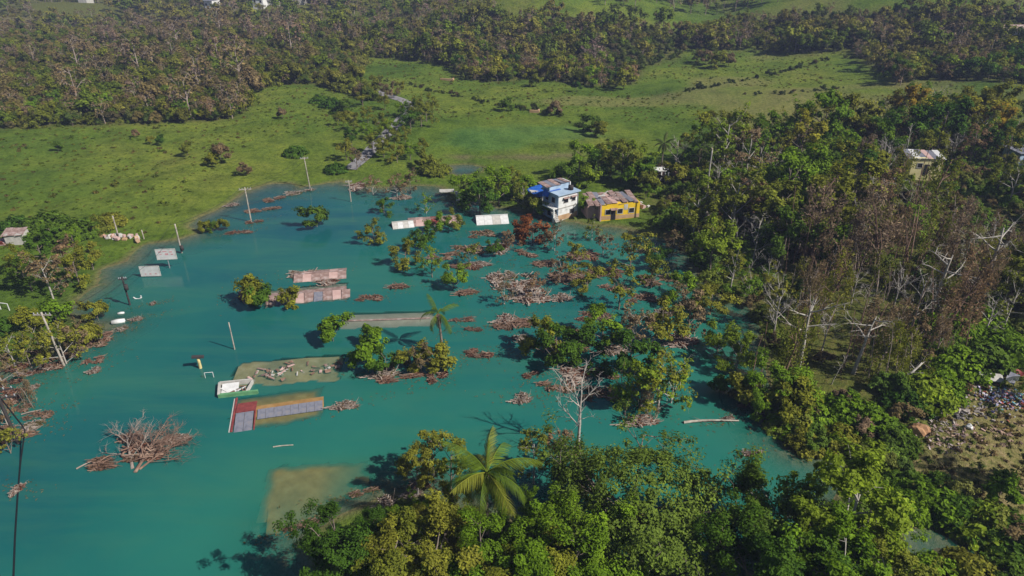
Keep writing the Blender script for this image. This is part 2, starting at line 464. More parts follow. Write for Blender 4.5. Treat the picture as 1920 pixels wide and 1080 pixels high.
wt = link('flood_water', grid_mesh('flood_water', xs, ys, np.zeros_like(X), {'clear': clear, 'deep': deep}, 'water'))
wt['kind'] = 'structure'

# ------------------------------------------------------------------ the road up the valley
def ribbon(name, px, wd, mat, lift=.1):
    P = np.array([ground(*q)[:2] for q in px])
    t = np.linspace(0, len(P) - 1, len(P) * 8)
    k = np.clip(t.astype(int), 0, len(P) - 2); f = (t - k)[:, None]
    Pm = np.vstack([2 * P[:1] - P[1:2], P, 2 * P[-1:] - P[-2:-1]])
    p0, p1, p2, p3 = Pm[k], Pm[k + 1], Pm[k + 2], Pm[k + 3]
    Q = .5 * (2 * p1 + (p2 - p0) * f + (2 * p0 - 5 * p1 + 4 * p2 - p3) * f ** 2 + (3 * p1 - p0 - 3 * p2 + p3) * f ** 3)
    T = np.gradient(Q, axis=0); T /= np.linalg.norm(T, axis=1)[:, None]
    S = np.stack([-T[:, 1], T[:, 0]], 1)
    rows = []
    for o in np.linspace(-1, 1, 5):
        q = Q + S * o * wd / 2
        rows.append(np.column_stack([q, height(q[:, 0], q[:, 1]) + lift - .06 * o * o]))
    V = np.stack(rows, 1); n = len(Q)
    i = np.arange(n - 1)[:, None] * 5 + np.arange(4)[None]
    mb = MB().add(V.reshape(-1, 3), np.stack([i, i + 5, i + 6, i + 1], -1).reshape(-1, 4))
    o = link(name, mb.mesh(name, mat, True)); o['kind'] = 'structure'
    return o
ribbon('road', [(655, 318), (690, 288), (712, 265), (742, 236), (768, 205), (762, 192), (735, 182), (700, 170), (660, 150)], 3.0, 'asph', .16)

# ------------------------------------------------------------------ plants
def unit(n):
    d = rng.normal(size=(n, 3)); return d / np.linalg.norm(d, axis=1)[:, None]
def skeleton(H, spread, tr, limbs=7, frac=.4, sub=4, twig=3, up=.45, lean=(0, 0), root=-1.5, k=5, thin=1.0, leader=True):
    """trunk, limbs, branches and twigs; returns the wood and the points where leaves grow"""
    mb = MB(); tips = []
    lean = np.array([lean[0], lean[1], 0.])
    top = H * (.8 if leader else frac * 1.1)
    n = 7; t = np.linspace(0, 1, n)
    wob = np.cumsum(rng.normal(size=(n, 3)) * [.05, .05, 0] * H / 10, 0)
    Pt = np.column_stack([wob[:, 0], wob[:, 1], root + (top - root) * t]) + lean * (t ** 1.5)[:, None]
    mb.tube(Pt, tr * (1.25 - 1.0 * t), k + 1)
    az = rng.uniform(0, 6.28)
    for i in range(limbs):
        s = frac * .75 + (.78 - frac * .75) * (i + rng.uniform(0, .8)) / limbs if leader else frac * rng.uniform(.75, 1.08)
        z = H * s
        q = np.clip((z - root) / (top - root), 0, 1)
        o = np.array([np.interp(q, t, Pt[:, j]) for j in range(3)])
        az += 2.4 + rng.normal() * .35
        L = spread * rng.uniform(.75, 1.15) * (1.1 - .45 * max(0, s - frac) / (1 - frac))
        el = up + rng.normal() * .15 + .5 * max(0, s - frac)
        d = np.array([math.cos(az) * math.cos(el), math.sin(az) * math.cos(el), math.sin(el)])
        m = 5; tt = np.linspace(0, 1, m)[:, None]
        P = o + d * L * tt + np.array([0, 0, 1]) * L * .12 * tt ** 2 + np.cumsum(rng.normal(size=(m, 3)) * .05 * L, 0) * tt
        r0 = tr * .5 * (1.1 - .5 * s)
        mb.tube(P, r0 * (1 - .72 * tt[:, 0]), k, cap=False)
        tips.append(P[-1])
        for j in range(sub):
            e = rng.uniform(.35, 1)
            o2 = np.array([np.interp(e, tt[:, 0], P[:, q_]) for q_ in range(3)])
            d2 = d + rng.normal(size=3) * .6 + [0, 0, .15]; d2 /= np.linalg.norm(d2)
            L2 = L * rng.uniform(.3, .55)
            t2 = np.linspace(0, 1, 4)[:, None]
            P2 = o2 + d2 * L2 * t2 + rng.normal(size=(4, 3)) * .04 * L2 * t2
            mb.tube(P2, r0 * .42 * thin * (1 - .75 * t2[:, 0]), 4 if k > 4 else 3, cap=False)
            tips.append(P2[-1])
            for q_ in range(twig):
                o3 = P2[rng.integers(1, 4)]
                d3 = d2 + rng.normal(size=3) * .7; d3 /= np.linalg.norm(d3)
                L3 = L2 * rng.uniform(.4, .75)
                P3 = np.array([o3, o3 + d3 * L3 * .55 + rng.normal(size=3) * .06 * L3, o3 + d3 * L3])
                mb.tube(P3, np.array([.2, .13, .05]) * r0 * thin, 3, cap=False)
                tips.append(P3[-1])
    return mb, np.array(tips)
def foliage(tips, cr, nl, L, Wd, flat=.7, keep=1.0, droop=0.0):
    mb = MB()
    if keep < 1: tips = tips[rng.random(len(tips)) < keep]
    n = len(tips)
    cen = np.repeat(tips, nl, 0)
    rr = np.repeat(cr * rng.uniform(.6, 1.25, n), nl)
    d = unit(n * nl)
    p = cen + d * (rr * rng.random(n * nl) ** .45)[:, None] * [1, 1, flat] - np.array([0, 0, 1]) * droop * (rng.random(n * nl) * rr)[:, None]
    mid = tips.mean(0)
    out = p - mid; out /= np.linalg.norm(out, axis=1)[:, None] + 1e-6
    N = d * .4 + out * .5 + np.array([0, 0, .6]) + rng.normal(size=p.shape) * .33
    ct = np.repeat(rng.normal(size=n) * .16, nl)
    tint = np.clip(.5 + ct + rng.normal(size=len(p)) * .17, 0, 1)
    s = rng.uniform(.65, 1.25, len(p))
    return mb.leaves(p, N, L * s, Wd * s, tint)

VAR = {}
def variant(key, wood, wmat, leaf, lmat='leaf'):
    VAR.setdefault(key, []).append((wood.mesh(key + '_wood', wmat, True) if wood else None, leaf.mesh(key + '_leaves', lmat) if leaf else None))

for i in range(4):      # full crowned trees seen close to
    wd, tips = skeleton(10, 3.9, .24, 9, .36, 5, 3, .42)
    variant('near', wd, 'bark', foliage(tips, .74, 105, .28, .17))
for i in range(2):      # loose crowned, large leaves, pale wood
    wd, tips = skeleton(10, 3.4, .2, 9, .3, 5, 3, .5)
    variant('loose', wd, 'pale_bark', foliage(tips, .62, 52, .32, .2, keep=.85))
wd, tips = skeleton(8.2, 6.4, .34, 12, .42, 6, 4, .22, leader=False)
dome = rng.normal(size=(190, 3)); dome /= np.linalg.norm(dome, axis=1)[:, None]; dome[:, 2] = np.abs(dome[:, 2])
dome = dome * [6.4, 5.2, 2.6] * rng.uniform(.82, 1, (190, 1)) + [0, 0, 5.6]
dome = dome[(vnoise(dome[:, 0] * .6, dome[:, 1] * .6, 9) > .26)]
variant('dome', wd, 'bark', foliage(np.vstack([tips, dome]), .8, 72, .28, .175))
for i in range(6):      # mid distance
    wd, tips = skeleton(9, 3.1, .2, 7, .38, 4, 2, .45, k=4)
    variant('mid', wd, 'bark', foliage(tips, .8, 32, .46, .29))
for i in range(4):      # storm torn: limbs showing, leaves in tufts
    wd, tips = skeleton(9.5, 2.9, .17, 8, .3, 4, 4, .6, k=4)
    variant('torn', wd, 'pale_bark' if i % 2 else 'bark', foliage(tips, .5, 12, .42, .27, keep=.55))
for i in range(3):      # tall white stems with a few level limbs
    wd, tips = skeleton(10, 2.4, .24, 5, .62, 3, 3, .25, k=5, thin=1.2, lean=tuple(rng.normal(size=2) * .3))
    variant('white', wd, 'pale_bark', None)
for i in range(6):      # stripped bare
    wd, tips = skeleton(10, [2.6, 2.2, 2.6, 2.8, 1.1, .9][i], [.17, .15, .17, .17, .12, .1][i], 8, .35, [5, 5, 5, 5, 3, 3][i], 4, [.6, .7, .6, .5, .9, .8][i], k=4, thin=1.25, lean=tuple(rng.normal(size=2) * [0, 0, 0, 0, 1.2, 1.5][i]))
    variant('bare', wd, 'pale_bark', None)
for i in range(6):      # dead trees hung with ragged dried vines
    H = 8
    ln = rng.normal(size=2) * 1.3
    wd, tips = skeleton(H * 1.1, 1.7, .14, 7, .35, 3, 3, .7, lean=tuple(ln), k=4, thin=1.4)
    for _ in range(5):
        o = rng.normal(size=2) * 1.2; l2 = rng.normal(size=2) * .8; h2 = rng.uniform(3.5, 8)
        q_ = np.linspace(0, 1, 5)
        wd.tube(np.column_stack([o[0] + l2[0] * q_ ** 1.5, o[1] + l2[1] * q_ ** 1.5, -1 + (h2 + 1) * q_]) + rng.normal(size=(5, 3)) * .06, .075 - .05 * q_, 4, cap=False)
    tt = tips[rng.random(len(tips)) < .5]
    n = 26
    drop = np.repeat(rng.uniform(.4, 4.5, len(tt)), n)
    q = rng.random(len(tt) * n)
    p = np.repeat(tt, n, 0) + rng.normal(size=(len(tt) * n, 3)) * [.2, .2, .15]
    p[:, 2] = np.maximum(p[:, 2] - q * drop, .1 + rng.random(len(p)))
    p[:, :2] *= (1 - .12 * q)[:, None]
    Nn = rng.normal(size=p.shape) * [1, 1, .4] + [.3, -.4, .25]
    lf = MB().leaves(p, Nn, .36 * rng.uniform(.5, 1.4, len(p)), .13, np.clip(.5 + rng.normal(size=len(p)) * .24, 0, 1))
    variant('snag', wd, 'grey_twig' if i % 2 else 'twig', lf)
for i in range(4):      # shrubs
    wd, tips = skeleton(2.2, 1.3, .05, 7, .15, 4, 2, .6, root=-.6, k=3)
    variant('shrub', wd, 'bark', foliage(tips, .42, 22, .3, .2))
for i in range(3):      # vine covered mounds
    a = rng.uniform(0, 6.28, 70); q = np.sqrt(rng.random(70)) * 2.2
    hh = 1.5 * np.clip(1 - (q / 2.4) ** 2, 0, 1) * rng.uniform(.5, 1.2, 70)
    variant('mound', None, None, foliage(np.column_stack([q * np.cos(a), q * np.sin(a), hh]), .5, 26, .36, .25, .6))
for i in range(6):      # far woods
    wd, tips = skeleton(6.5, 2.3, .16, 6, .3, 3, 0, .5, k=3)
    variant('far', wd, 'bark', foliage(tips, .95, 22, .66, .45))
for i in range(3):
    wd, tips = skeleton(6, 1.9, .13, 6, .3, 4, 3, .6, k=3, thin=1.6)
    variant('farbare', wd, 'grey_twig', foliage(tips, .5, 2, .5, .3))
for i in range(2):
    a = rng.uniform(0, 6.28, 9); q = rng.random(9) * .5
    variant('weed', None, None, foliage(np.column_stack([q * np.cos(a), q * np.sin(a), .1 + .25 * rng.random(9)]), .3, 5, .4, .25, .6))

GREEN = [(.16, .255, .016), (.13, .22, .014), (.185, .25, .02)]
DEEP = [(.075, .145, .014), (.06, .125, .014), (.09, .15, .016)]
OLIVE = [(.19, .2, .022), (.215, .215, .028), (.17, .19, .024)]
YELL = [(.31, .25, .022), (.32, .22, .02), (.28, .26, .026)]
BROWN = [(.2, .14, .075), (.23, .165, .095), (.175, .13, .07), (.23, .15, .085)]
PINK = [(.26, .19, .13), (.24, .18, .125)]
RUST = [(.24, .085, .03)]
pick = lambda P: P[rng.integers(len(P))]
WORD = {id(GREEN): 'bright green', id(DEEP): 'dark green', id(OLIVE): 'olive', id(YELL): 'yellowing', id(BROWN): 'brown', id(PINK): 'pinkish brown', id(RUST): 'rust red'}

KIND = {'near': 'broadleaf_tree', 'loose': 'broadleaf_tree', 'dome': 'broadleaf_tree', 'mid': 'broadleaf_tree', 'torn': 'torn_tree', 'bare': 'bare_tree', 'white': 'bare_tree', 'snag': 'vine_hung_tree', 'shrub': 'shrub', 'mound': 'shrub', 'far': 'scrub_tree', 'farbare': 'leafless_scrub_tree'}
def plant(kind, x, y, z, s, pal, label, group=None, i=None, rz=None, sz=1.0, tilt=None):
    V = VAR[kind]; wme, lme = V[(i if i is not None else rng.integers(len(V))) % len(V)]
    cat = 'shrub' if kind in ('shrub', 'mound') else 'tree'
    rz = rng.uniform(0, 6.28) if rz is None else rz
    col = pick(pal) if pal else (.2, .2, .2)
    if wme is None:
        o = link(KIND[kind], lme, None, (x, y, z), rz, col, (s, s, s * sz))
        return tag(o, label, cat, group)
    r = thing(KIND[kind], label, cat, (x, y, z), rz, group, (s, s, s * sz))
    if tilt: r.rotation_euler = (tilt[0], tilt[1], rz)
    link('stems' if cat == 'shrub' else 'trunk', wme, r)
    if lme: link('foliage' if cat == 'shrub' else 'crown', lme, r, col=col)
    return r
def base(kind, u, v, s, pal, label, group=None, **k):
    p = ground(u, v)
    if hz(p[0], p[1]) < -.25 and kind in ('mid', 'torn', 'loose', 'snag', 'shrub'):
        p[2] -= {'mid': 2.9, 'torn': 2.2, 'loose': 2.2, 'snag': 1.5, 'shrub': .3}[kind] * s
    elif kind in ('mid', 'torn', 'far'): p[2] -= 1.1 * s
    return plant(kind, p[0], p[1], p[2], s, pal, label, group, **k)
def crown(kind, u, v, zc, s, pal, label, group=None, **k):
    p = at(u, v, zc)
    return plant(kind, p[0], p[1], max(0, hz(p[0], p[1])), s, pal, label, group, **k)

def darts(P, dist, n=99999, tries=30000, seed=0, avoid=()):
    g_ = np.random.default_rng(seed)
    lo, hi = P.min(0), P.max(0)
    q = g_.uniform(lo, hi, (tries, 2))
    q = q[sdf(q[:, 0], q[:, 1], P) < 0]
    for a in avoid: q = q[sdf(q[:, 0], q[:, 1], a) > 1]
    cell = {}; out = []
    for p in q:
        kx, ky = int(p[0] // dist), int(p[1] // dist)
        if any((r_ - p) @ (r_ - p) < dist * dist for i in (-1, 0, 1) for j in (-1, 0, 1) for r_ in cell.get((kx + i, ky + j), ())): continue
        cell.setdefault((kx, ky), []).append(p); out.append(p)
        if len(out) >= n: break
    return np.array(out)

# uncountable growth: one object, leaves and stems spread by geometry nodes
def spread(name, pts, zoff, scl, sources, label, cat=None):
    """pts: (n,2); sources: list of meshes picked at random"""
    n = len(pts)
    zz = height(pts[:, 0], pts[:, 1]) + zoff
    me = bpy.data.meshes.new(name)
    me.vertices.add(n)
    me.vertices.foreach_set('co', np.column_stack([pts, zz]).ravel())
    me.attributes.new('turn', 'FLOAT', 'POINT').data.foreach_set('value', rng.uniform(0, 6.28, n).astype(np.float32))
    me.attributes.new('size', 'FLOAT', 'POINT').data.foreach_set('value', np.broadcast_to(scl, (n,)).astype(np.float32))
    me.attributes.new('pickno', 'INT', 'POINT').data.foreach_set('value', rng.integers(0, len(sources), n).astype(np.int32))
    col = bpy.data.collections.new(name + '_sources')
    for k, s in enumerate(sources):
        q = bpy.data.objects.new('%s_source_%02d' % (name, k), s); col.objects.link(q)
    ng = bpy.data.node_groups.new(name, 'GeometryNodeTree')
    ng.interface.new_socket('Geometry', in_out='INPUT', socket_type='NodeSocketGeometry')
    ng.interface.new_socket('Geometry', in_out='OUTPUT', socket_type='NodeSocketGeometry')
    N, L = ng.nodes, ng.links
    gi = N.new('NodeGroupInput'); go = N.new('NodeGroupOutput')
    ci = N.new('GeometryNodeCollectionInfo'); ci.inputs['Collection'].default_value = col
    ci.inputs['Separate Children'].default_value = True; ci.inputs['Reset Children'].default_value = True
    ip = N.new('GeometryNodeInstanceOnPoints'); ip.inputs['Pick Instance'].default_value = True
    def at_(nm, ty):
        a = N.new('GeometryNodeInputNamedAttribute'); a.data_type = ty; a.inputs[0].default_value = nm; return a
    cx = N.new('ShaderNodeCombineXYZ'); L.new(at_('turn', 'FLOAT').outputs[0], cx.inputs[2])
    L.new(gi.outputs[0], ip.inputs['Points']); L.new(ci.outputs[0], ip.inputs['Instance'])
    L.new(cx.outputs[0], ip.inputs['Rotation']); L.new(at_('size', 'FLOAT').outputs[0], ip.inputs['Scale'])
    L.new(at_('pickno', 'INT').outputs[0], ip.inputs['Instance Index']); L.new(ip.outputs[0], go.inputs[0])
    o = link(name, me)
    md = o.modifiers.new('spread', 'NODES'); md.node_group = ng
    return tag(o, label, cat, kind='stuff')
def recolor(key, cols, trans=.36, parts=(0, 1)):
    """copies of the leaf meshes of a kind with fixed leaf colours"""
    out = []
    for k, c in enumerate(cols):
        lm = leafmat('%s_leaf_%d' % (key, k), c, trans)
        wme, lme = VAR[key][k % len(VAR[key])]
        m = lme.copy(); m.materials.clear(); m.materials.append(lm)
        if wme is not None:
            # stems and leaves in one mesh
            import bmesh
            bm = bmesh.new(); bm.from_mesh(m); n0 = len(bm.faces)
            bm.from_mesh(wme); bm.faces.ensure_lookup_table()
            for f in bm.faces[n0:]: f.material_index = 1
            bm.to_mesh(m); bm.free(); m.materials.append(wme.materials[0])
        out.append(m)
    return out

# ---- far woods and scrub
W_GREEN = [(.16, .185, .02), (.12, .17, .018), (.19, .19, .03), (.175, .155, .04), (.2, .205, .035), (.11, .155, .02)]
W_DEAD = [(.2, .15, .08), (.22, .165, .11), (.19, .145, .08)]
far_src = recolor('far', W_GREEN) + recolor('farbare', W_DEAD)
def far_points(key, dist, seed, keep=1.0):
    p = darts(POLY[key], dist, seed=seed, tries=26000)
    dn = fbm(p[:, 0] * .03, p[:, 1] * .03, 70 + seed)
    return p[rng.random(len(p)) < np.clip((dn - .25) * 4, .12, 1)]
ws = far_points('west_scrub', 3.3, 1)
mw = far_points('mid_wood', 3.4, 2)
ew = far_points('east_wood', 3.4, 3)
hills = darts(np.array([(-700, 330), (-420, 290), (-60, 320), (150, 330), (420, 300), (620, 420), (620, 900), (-650, 900)]), 5.2, tries=60000, seed=4, avoid=[POLY['west_scrub'], POLY['mid_wood'], POLY['east_wood']])
hills = hills[fbm(hills[:, 0] * .012, hills[:, 1] * .012, 61) < np.where(hills[:, 0] < 0, .8, .62)]

EASTEDGE = None
def front(pts, n):
    """the trees nearest the pasture stand as trees of their own"""
    o = np.argsort(pts[:, 1]); return pts[o[:n]], pts[o[n:]]
ind = []
for key, pts, n, lab in (('west', ws, 70, 'in the scrub edging the wide flat pasture'), ('mid', mw, 70, 'at the front of the wood beyond the pasture'), ('east', ew, 60, 'at the wood edge above the sloping pasture')):
    f, r = front(pts, n)
    ind.append((key, f, lab))
    if key == 'west': ws = r
    elif key == 'mid': mw = r
    else: ew = r
far_ind = [(OLIVE, .42), (GREEN, .28), (DEEP, .18), (BROWN, .08), (YELL, .04)]
def choose(tab):
    r = rng.random(); c = 0
    for p, q in tab:
        c += q
        if r < c: return p
    return tab[0][0]
for key, pts, lab in ind:
    zz = height(pts[:, 0], pts[:, 1])
    for p, z in zip(pts, zz):
        z -= .8
        if rng.random() < .22:
            plant('farbare', p[0], p[1], z, rng.uniform(.8, 1.25), BROWN, 'small leafless grey tree ' + lab, 'bare trees ' + lab)
        else:
            pl = choose(far_ind)
            plant('far', p[0], p[1], z, rng.uniform(.65, 1.15) * (.8 if key == 'west' else 1), pl, 'small %s tree %s' % (WORD[id(pl)], lab), '%s trees %s' % (WORD[id(pl)], lab))
scrub_src = recolor('shrub', [(.15, .17, .02), (.18, .18, .03), (.12, .165, .018), (.19, .155, .055)]) + recolor('mound', [(.14, .175, .02), (.17, .185, .03), (.12, .16, .018)])
spread('western_scrub', np.vstack([ws, darts(POLY['west_scrub'], 2.4, tries=12000, seed=71)]), -.3, np.clip(rng.lognormal(.12, .35, len(ws) + len(darts(POLY['west_scrub'], 2.4, tries=12000, seed=71))), .5, 2.6), scrub_src + scrub_src + recolor('farbare', W_DEAD[:1]), 'olive and brown scrub covering the valley floor', 'scrub')
spread('middle_wood', mw, -.8, np.clip(rng.lognormal(-.1, .32, len(mw)), .35, 1.7), far_src, 'mixed green and bare wood beyond the pasture', 'wood')
spread('eastern_wood', ew, -.8, np.clip(rng.lognormal(-.1, .32, len(ew)), .35, 1.7), far_src, 'mixed wood on the slope above the pasture', 'wood')
spread('hill_forest', hills, 0, np.clip(rng.lognormal(.1, .3, len(hills)), .5, 2), far_src, 'hazy forest on the far hills', 'forest')

# ---- hedges and ditches across the pasture, weeds in it
def along(px, step=1.4, jit=.8):
    P = np.array([ground(*q)[:2] for q in px]); out = []
    for a, b in zip(P[:-1], P[1:]):
        n = max(2, int(np.linalg.norm(b - a) / step))
        out.append(a + (b - a) * rng.random((n, 1)) + rng.normal(size=(n, 2)) * jit)
    return np.vstack(out)
shrub_src = recolor('shrub', [(.05, .075, .02), (.075, .095, .025), (.09, .07, .035), (.06, .09, .02)])
hedge = [[(700, 148), (790, 165), (870, 184), (960, 203), (1030, 212), (1060, 218)], [(1040, 212), (1100, 243), (1145, 262)],
         [(1285, 172), (1420, 146), (1540, 114), (1600, 108)], [(1395, 178), (1470, 176), (1520, 172), (1590, 164)]]
hp = np.vstack([along(h, 1.1, .7) for h in hedge])
spread('hedge_rows', hp, -.25, np.clip(rng.lognormal(-1.1, .4, len(hp)), .15, .8), shrub_src, 'thin dark hedge lines and ditches crossing the pasture', 'hedge')
field = np.array([(-190, 110), (-60, 95), (-60, 160), (-10, 180), (60, 170), (130, 190), (190, 300), (-40, 290), (-230, 260)])
wf = np.vstack([darts(POLY[k_], 2.6, tries=9000, seed=60 + i_) for i_, k_ in enumerate(('west_scrub', 'mid_wood', 'east_wood'))])
spread('wood_floor_brush', wf, -.2, rng.uniform(.5, 1.3, len(wf)), recolor('shrub', [(.11, .14, .03), (.13, .15, .04), (.15, .13, .06), (.09, .13, .025)]), 'low brush filling the gaps between the far trees', 'brush')
fp = darts(field, 1.0, tries=34000, seed=8, avoid=[SHORE])
fp = fp[(sdf(fp[:, 0], fp[:, 1], POLY['bank_wood']) > 2)]
fp = fp[fbm(fp[:, 0] * .05, fp[:, 1] * .05, 77) > np.where(fp[:, 0] < -15, .3, .46)]
weed_src = recolor('weed', [(.09, .135, .012), (.11, .14, .018), (.14, .15, .02), (.14, .115, .035)])
spread('pasture_weeds', fp, -.1, np.clip(rng.lognormal(-.7, .4, len(fp)), .25, 1.3), weed_src, 'scattered weed tufts in the green pasture', 'weeds')

# bushes one can pick out in the pasture
for k, (u, v, s, pal, kind) in enumerate([(415, 305, 1.5, BROWN, 'shrub'), (400, 312, 1.1, OLIVE, 'shrub'), (352, 292, 1.0, OLIVE, 'shrub'), (303, 272, .8, DEEP, 'shrub'), (283, 270, .7, OLIVE, 'shrub'),
        (110, 284, .8, DEEP, 'shrub'), (555, 290, 1.2, DEEP, 'mound'), (460, 330, .9, BROWN, 'shrub'), (530, 222, 1.0, BROWN, 'shrub'), (600, 192, 1.3, DEEP, 'mound'), (620, 200, 1.4, DEEP, 'mound'), (640, 212, 1.3, DEEP, 'mound'), (650, 222, 1.2, OLIVE, 'mound'),
        (255, 258, .7, BROWN, 'shrub'), (630, 322, 1.1, DEEP, 'mound'), (815, 325, 1.6, OLIVE, 'mound'), (800, 320, 1.4, OLIVE, 'shrub'),
        (950, 208, 1.2, DEEP, 'shrub'), (1040, 216, 1.4, BROWN, 'shrub'), (1110, 248, 1.5, DEEP, 'shrub'), (1125, 256, 1.3, OLIVE, 'shrub'), (1345, 128, 2.0, OLIVE, 'shrub'), (1325, 122, 1.8, BROWN, 'shrub'), (1365, 125, 1.7, BROWN, 'shrub'), (1310, 118, 1.6, OLIVE, 'shrub'),
        (1085, 158, 1.6, OLIVE, 'shrub'), (1100, 162, 1.4, OLIVE, 'shrub'), (1080, 172, 1.1, DEEP, 'shrub'), (1005, 162, 1.3, OLIVE, 'shrub'), (1450, 102, 1.7, OLIVE, 'shrub'), (1480, 98, 1.4, OLIVE, 'shrub')]):
    lab = {id(BROWN): 'brown wind-burnt bush alone in the green pasture', id(OLIVE): 'olive bush alone in the green pasture', id(DEEP): 'dark green bush alone in the green pasture'}[id(pal)]
    base(kind, u, v, s, pal, lab, lab.replace('bush alone', 'bushes'))
base('far', 1170, 168, 1.3, OLIVE, 'olive tree standing alone on the pasture slope, apart from the wood')
base('mid', 1680, 158, .9, DEEP, 'round dark green tree at the pasture corner casting a long shadow')
for u_, v_, s_, l_ in ((1815, 262, 1.2, 'largest yellow-orange tree above the cream house'), (1855, 272, 1.0, 'yellow-orange tree beside the largest yellow tree'), (1735, 255, 1.1, 'pale yellow-green tree at the top of the bank wood')):
    base('mid', u_, v_, s_, YELL, l_)
base('bare', 1490, 98, .8, None, 'pale bare tree forking above the pasture edge')

# ---- trees along the road
for u, v, k, s, pal in [(790, 238, 'mid', .75, OLIVE), (770, 245, 'mid', .7, DEEP), (800, 228, 'torn', .8, OLIVE), (812, 215, 'mid', .55, OLIVE), (775, 225, 'mid', .6, DEEP), (735, 185, 'mid', .55, BROWN), (715, 180, 'mid', .5, BROWN), (722, 205, 'mid', .5, OLIVE),
        (690, 230, 'mid', .5, OLIVE), (712, 250, 'mid', .55, OLIVE), (725, 262, 'mid', .55, GREEN), (700, 290, 'mid', .6, OLIVE), (752, 218, 'mid', .5, GREEN), (780, 212, 'mid', .5, OLIVE), (745, 252, 'mid', .45, DEEP), (705, 165, 'mid', .5, OLIVE), (750, 178, 'mid', .5, OLIVE), (665, 245, 'mid', .55, OLIVE), (690, 262, 'mid', .45, GREEN), (740, 275, 'mid', .5, OLIVE), (720, 295, 'mid', .5, OLIVE), (760, 268, 'mid', .45, OLIVE), (660, 275, 'mid', .5, DEEP), (650, 300, 'mid', .55, OLIVE), (670, 318, 'torn', .6, BROWN), (745, 305, 'mid', .5, OLIVE), (770, 300, 'mid', .5, GREEN), (790, 290, 'mid', .42, OLIVE), (680, 200, 'mid', .5, OLIVE), (650, 215, 'mid', .5, DEEP), (635, 235, 'mid', .4, OLIVE)]:
    nm = WORD[id(pal)] + (' storm-torn' if k == 'torn' else '')
    base(k, u, v, s, pal, '%s roadside tree beside the grey valley road' % nm, '%s trees along the road' % nm)

# ---- the wood on the bank: every tree its own
bw = darts(POLY['bank_wood'], 3.4, tries=26000, seed=15, avoid=[POLY['clearing']])
houses_px = [(1722, 330, 5.5), (1235, 335, 4.5), (1150, 385, 11), (1700, 338, 4), (1900, 300, 4)]
hxy = [(ground(u, v)[:2], r) for u, v, r in houses_px]
# keep the ground in front of the walls open
bw = np.array([p for p in bw if all(np.hypot(p[0] - c[0], p[1] - c[1]) > r and not (abs(p[0] - c[0]) < (6 if r == 5.5 else 4.6) and 0 < c[1] - p[1] < (30 if r == 5.5 else 12)) for c, r in hxy)])
sv = np.array([math.sin(SUN_ROT), math.cos(SUN_ROT)])
def open_to_sun(p):
    for c, r in hxy[:1] + hxy[2:3]:
        d_ = p - c; a_ = d_ @ sv
        if 0 < a_ < 22 and abs(d_[0] * sv[1] - d_[1] * sv[0]) < 5.5: return False
    return True
bw = np.array([p for p in bw if open_to_sun(p)])      # the house fronts stand in the sun
bw = bw[height(bw[:, 0], bw[:, 1]) > -.6]
bw = bw[np.argsort(bw[:, 1])]
bw = bw[bw[:, 0] * FPX / (bw[:, 1] * CP + 43 * SP) < 1040]
dead_c = [(ground(1610, 690)[:2], 13), (ground(1530, 700)[:2], 8), (ground(1640, 600)[:2], 16), (ground(1830, 470)[:2], 14), (ground(1560, 650)[:2], 10), (ground(1720, 520)[:2], 12)]
und = bw.copy()
cnt = {}
for p in bw:
    z = hz(*p)
    dd = max(math.exp(-((np.linalg.norm(p - c) / r) ** 2)) for c, r in dead_c)
    nn = float(fbm(np.array([p[0] * .06]), np.array([p[1] * .06]), 91)[0])
    r = rng.random()
    if dd > .55: r *= .8
    if r < .55 * dd + .03: kind, pal = 'snag', choose([(BROWN, .38), (PINK, .22), (OLIVE, .4)])
    elif r < .55 * dd + .23: kind, pal = 'bare', None
    elif r < .55 * dd + .5: kind, pal = 'torn', choose([(OLIVE, .45), (GREEN, .25), (BROWN, .3)])
    else:
        kind = 'mid'
        pal = choose([(DEEP, .25), (GREEN, .4), (OLIVE, .3), (YELL, .05)] if nn < .5 else [(OLIVE, .42), (GREEN, .34), (YELL, .05), (DEEP, .19)])
    cnt[kind] = cnt.get(kind, 0) + 1
    if cnt[kind] > 300: continue
    s = float(np.clip(rng.lognormal(-.17, .25), .5, 1.35)) * (1.25 if kind == 'snag' else 1) * (1.0 if kind != 'bare' else .85) * (.85 + .3 * nn)
    if kind == 'bare': lab = 'pale leafless tree standing among leafy trees in the bank wood'
    elif kind == 'snag': lab = 'dead tree hung with %s dried vines in the bank wood' % WORD[id(pal)]
    elif kind == 'torn': lab = 'storm-torn %s tree with limbs showing in the bank wood' % WORD[id(pal)]
    else: lab = 'full-crowned %s tree in the bank wood' % WORD[id(pal)]
    lab = ('tall ' if s > .98 else 'low ' if s < .7 else 'mid-height ') + lab
    plant(kind, p[0], p[1], z - .2, s, pal, lab, lab.replace('a ', '').replace('tree', 'trees', 1))
und = np.vstack([darts(POLY['bank_wood'], 1.7, tries=15000, seed=16, avoid=[POLY['clearing']]), darts(POLY['bank_scrub'], 1.25, tries=9000, seed=17)])
und = und[(height(und[:, 0], und[:, 1]) > .02) & (sdf(und[:, 0], und[:, 1], POLY['yard']) > .3)]
und = und[[rng.random() > .85 * max(math.exp(-((np.linalg.norm(p - c) / r) ** 2)) for c, r in dead_c) for p in und]]
und = np.array([p for p in und if all(np.hypot(p[0] - c[0], p[1] - c[1]) > r * .75 for c, r in hxy)])
mound_src = recolor('mound', [(.17, .27, .03), (.13, .22, .028), (.19, .24, .04)]) + recolor('shrub', [(.14, .22, .03), (.18, .2, .045), (.2, .15, .08), (.1, .17, .026)])
spread('undergrowth', und, -.2, rng.uniform(.45, 1.0, len(und)), mound_src, 'tangled green vines and undergrowth covering the bank', 'undergrowth')

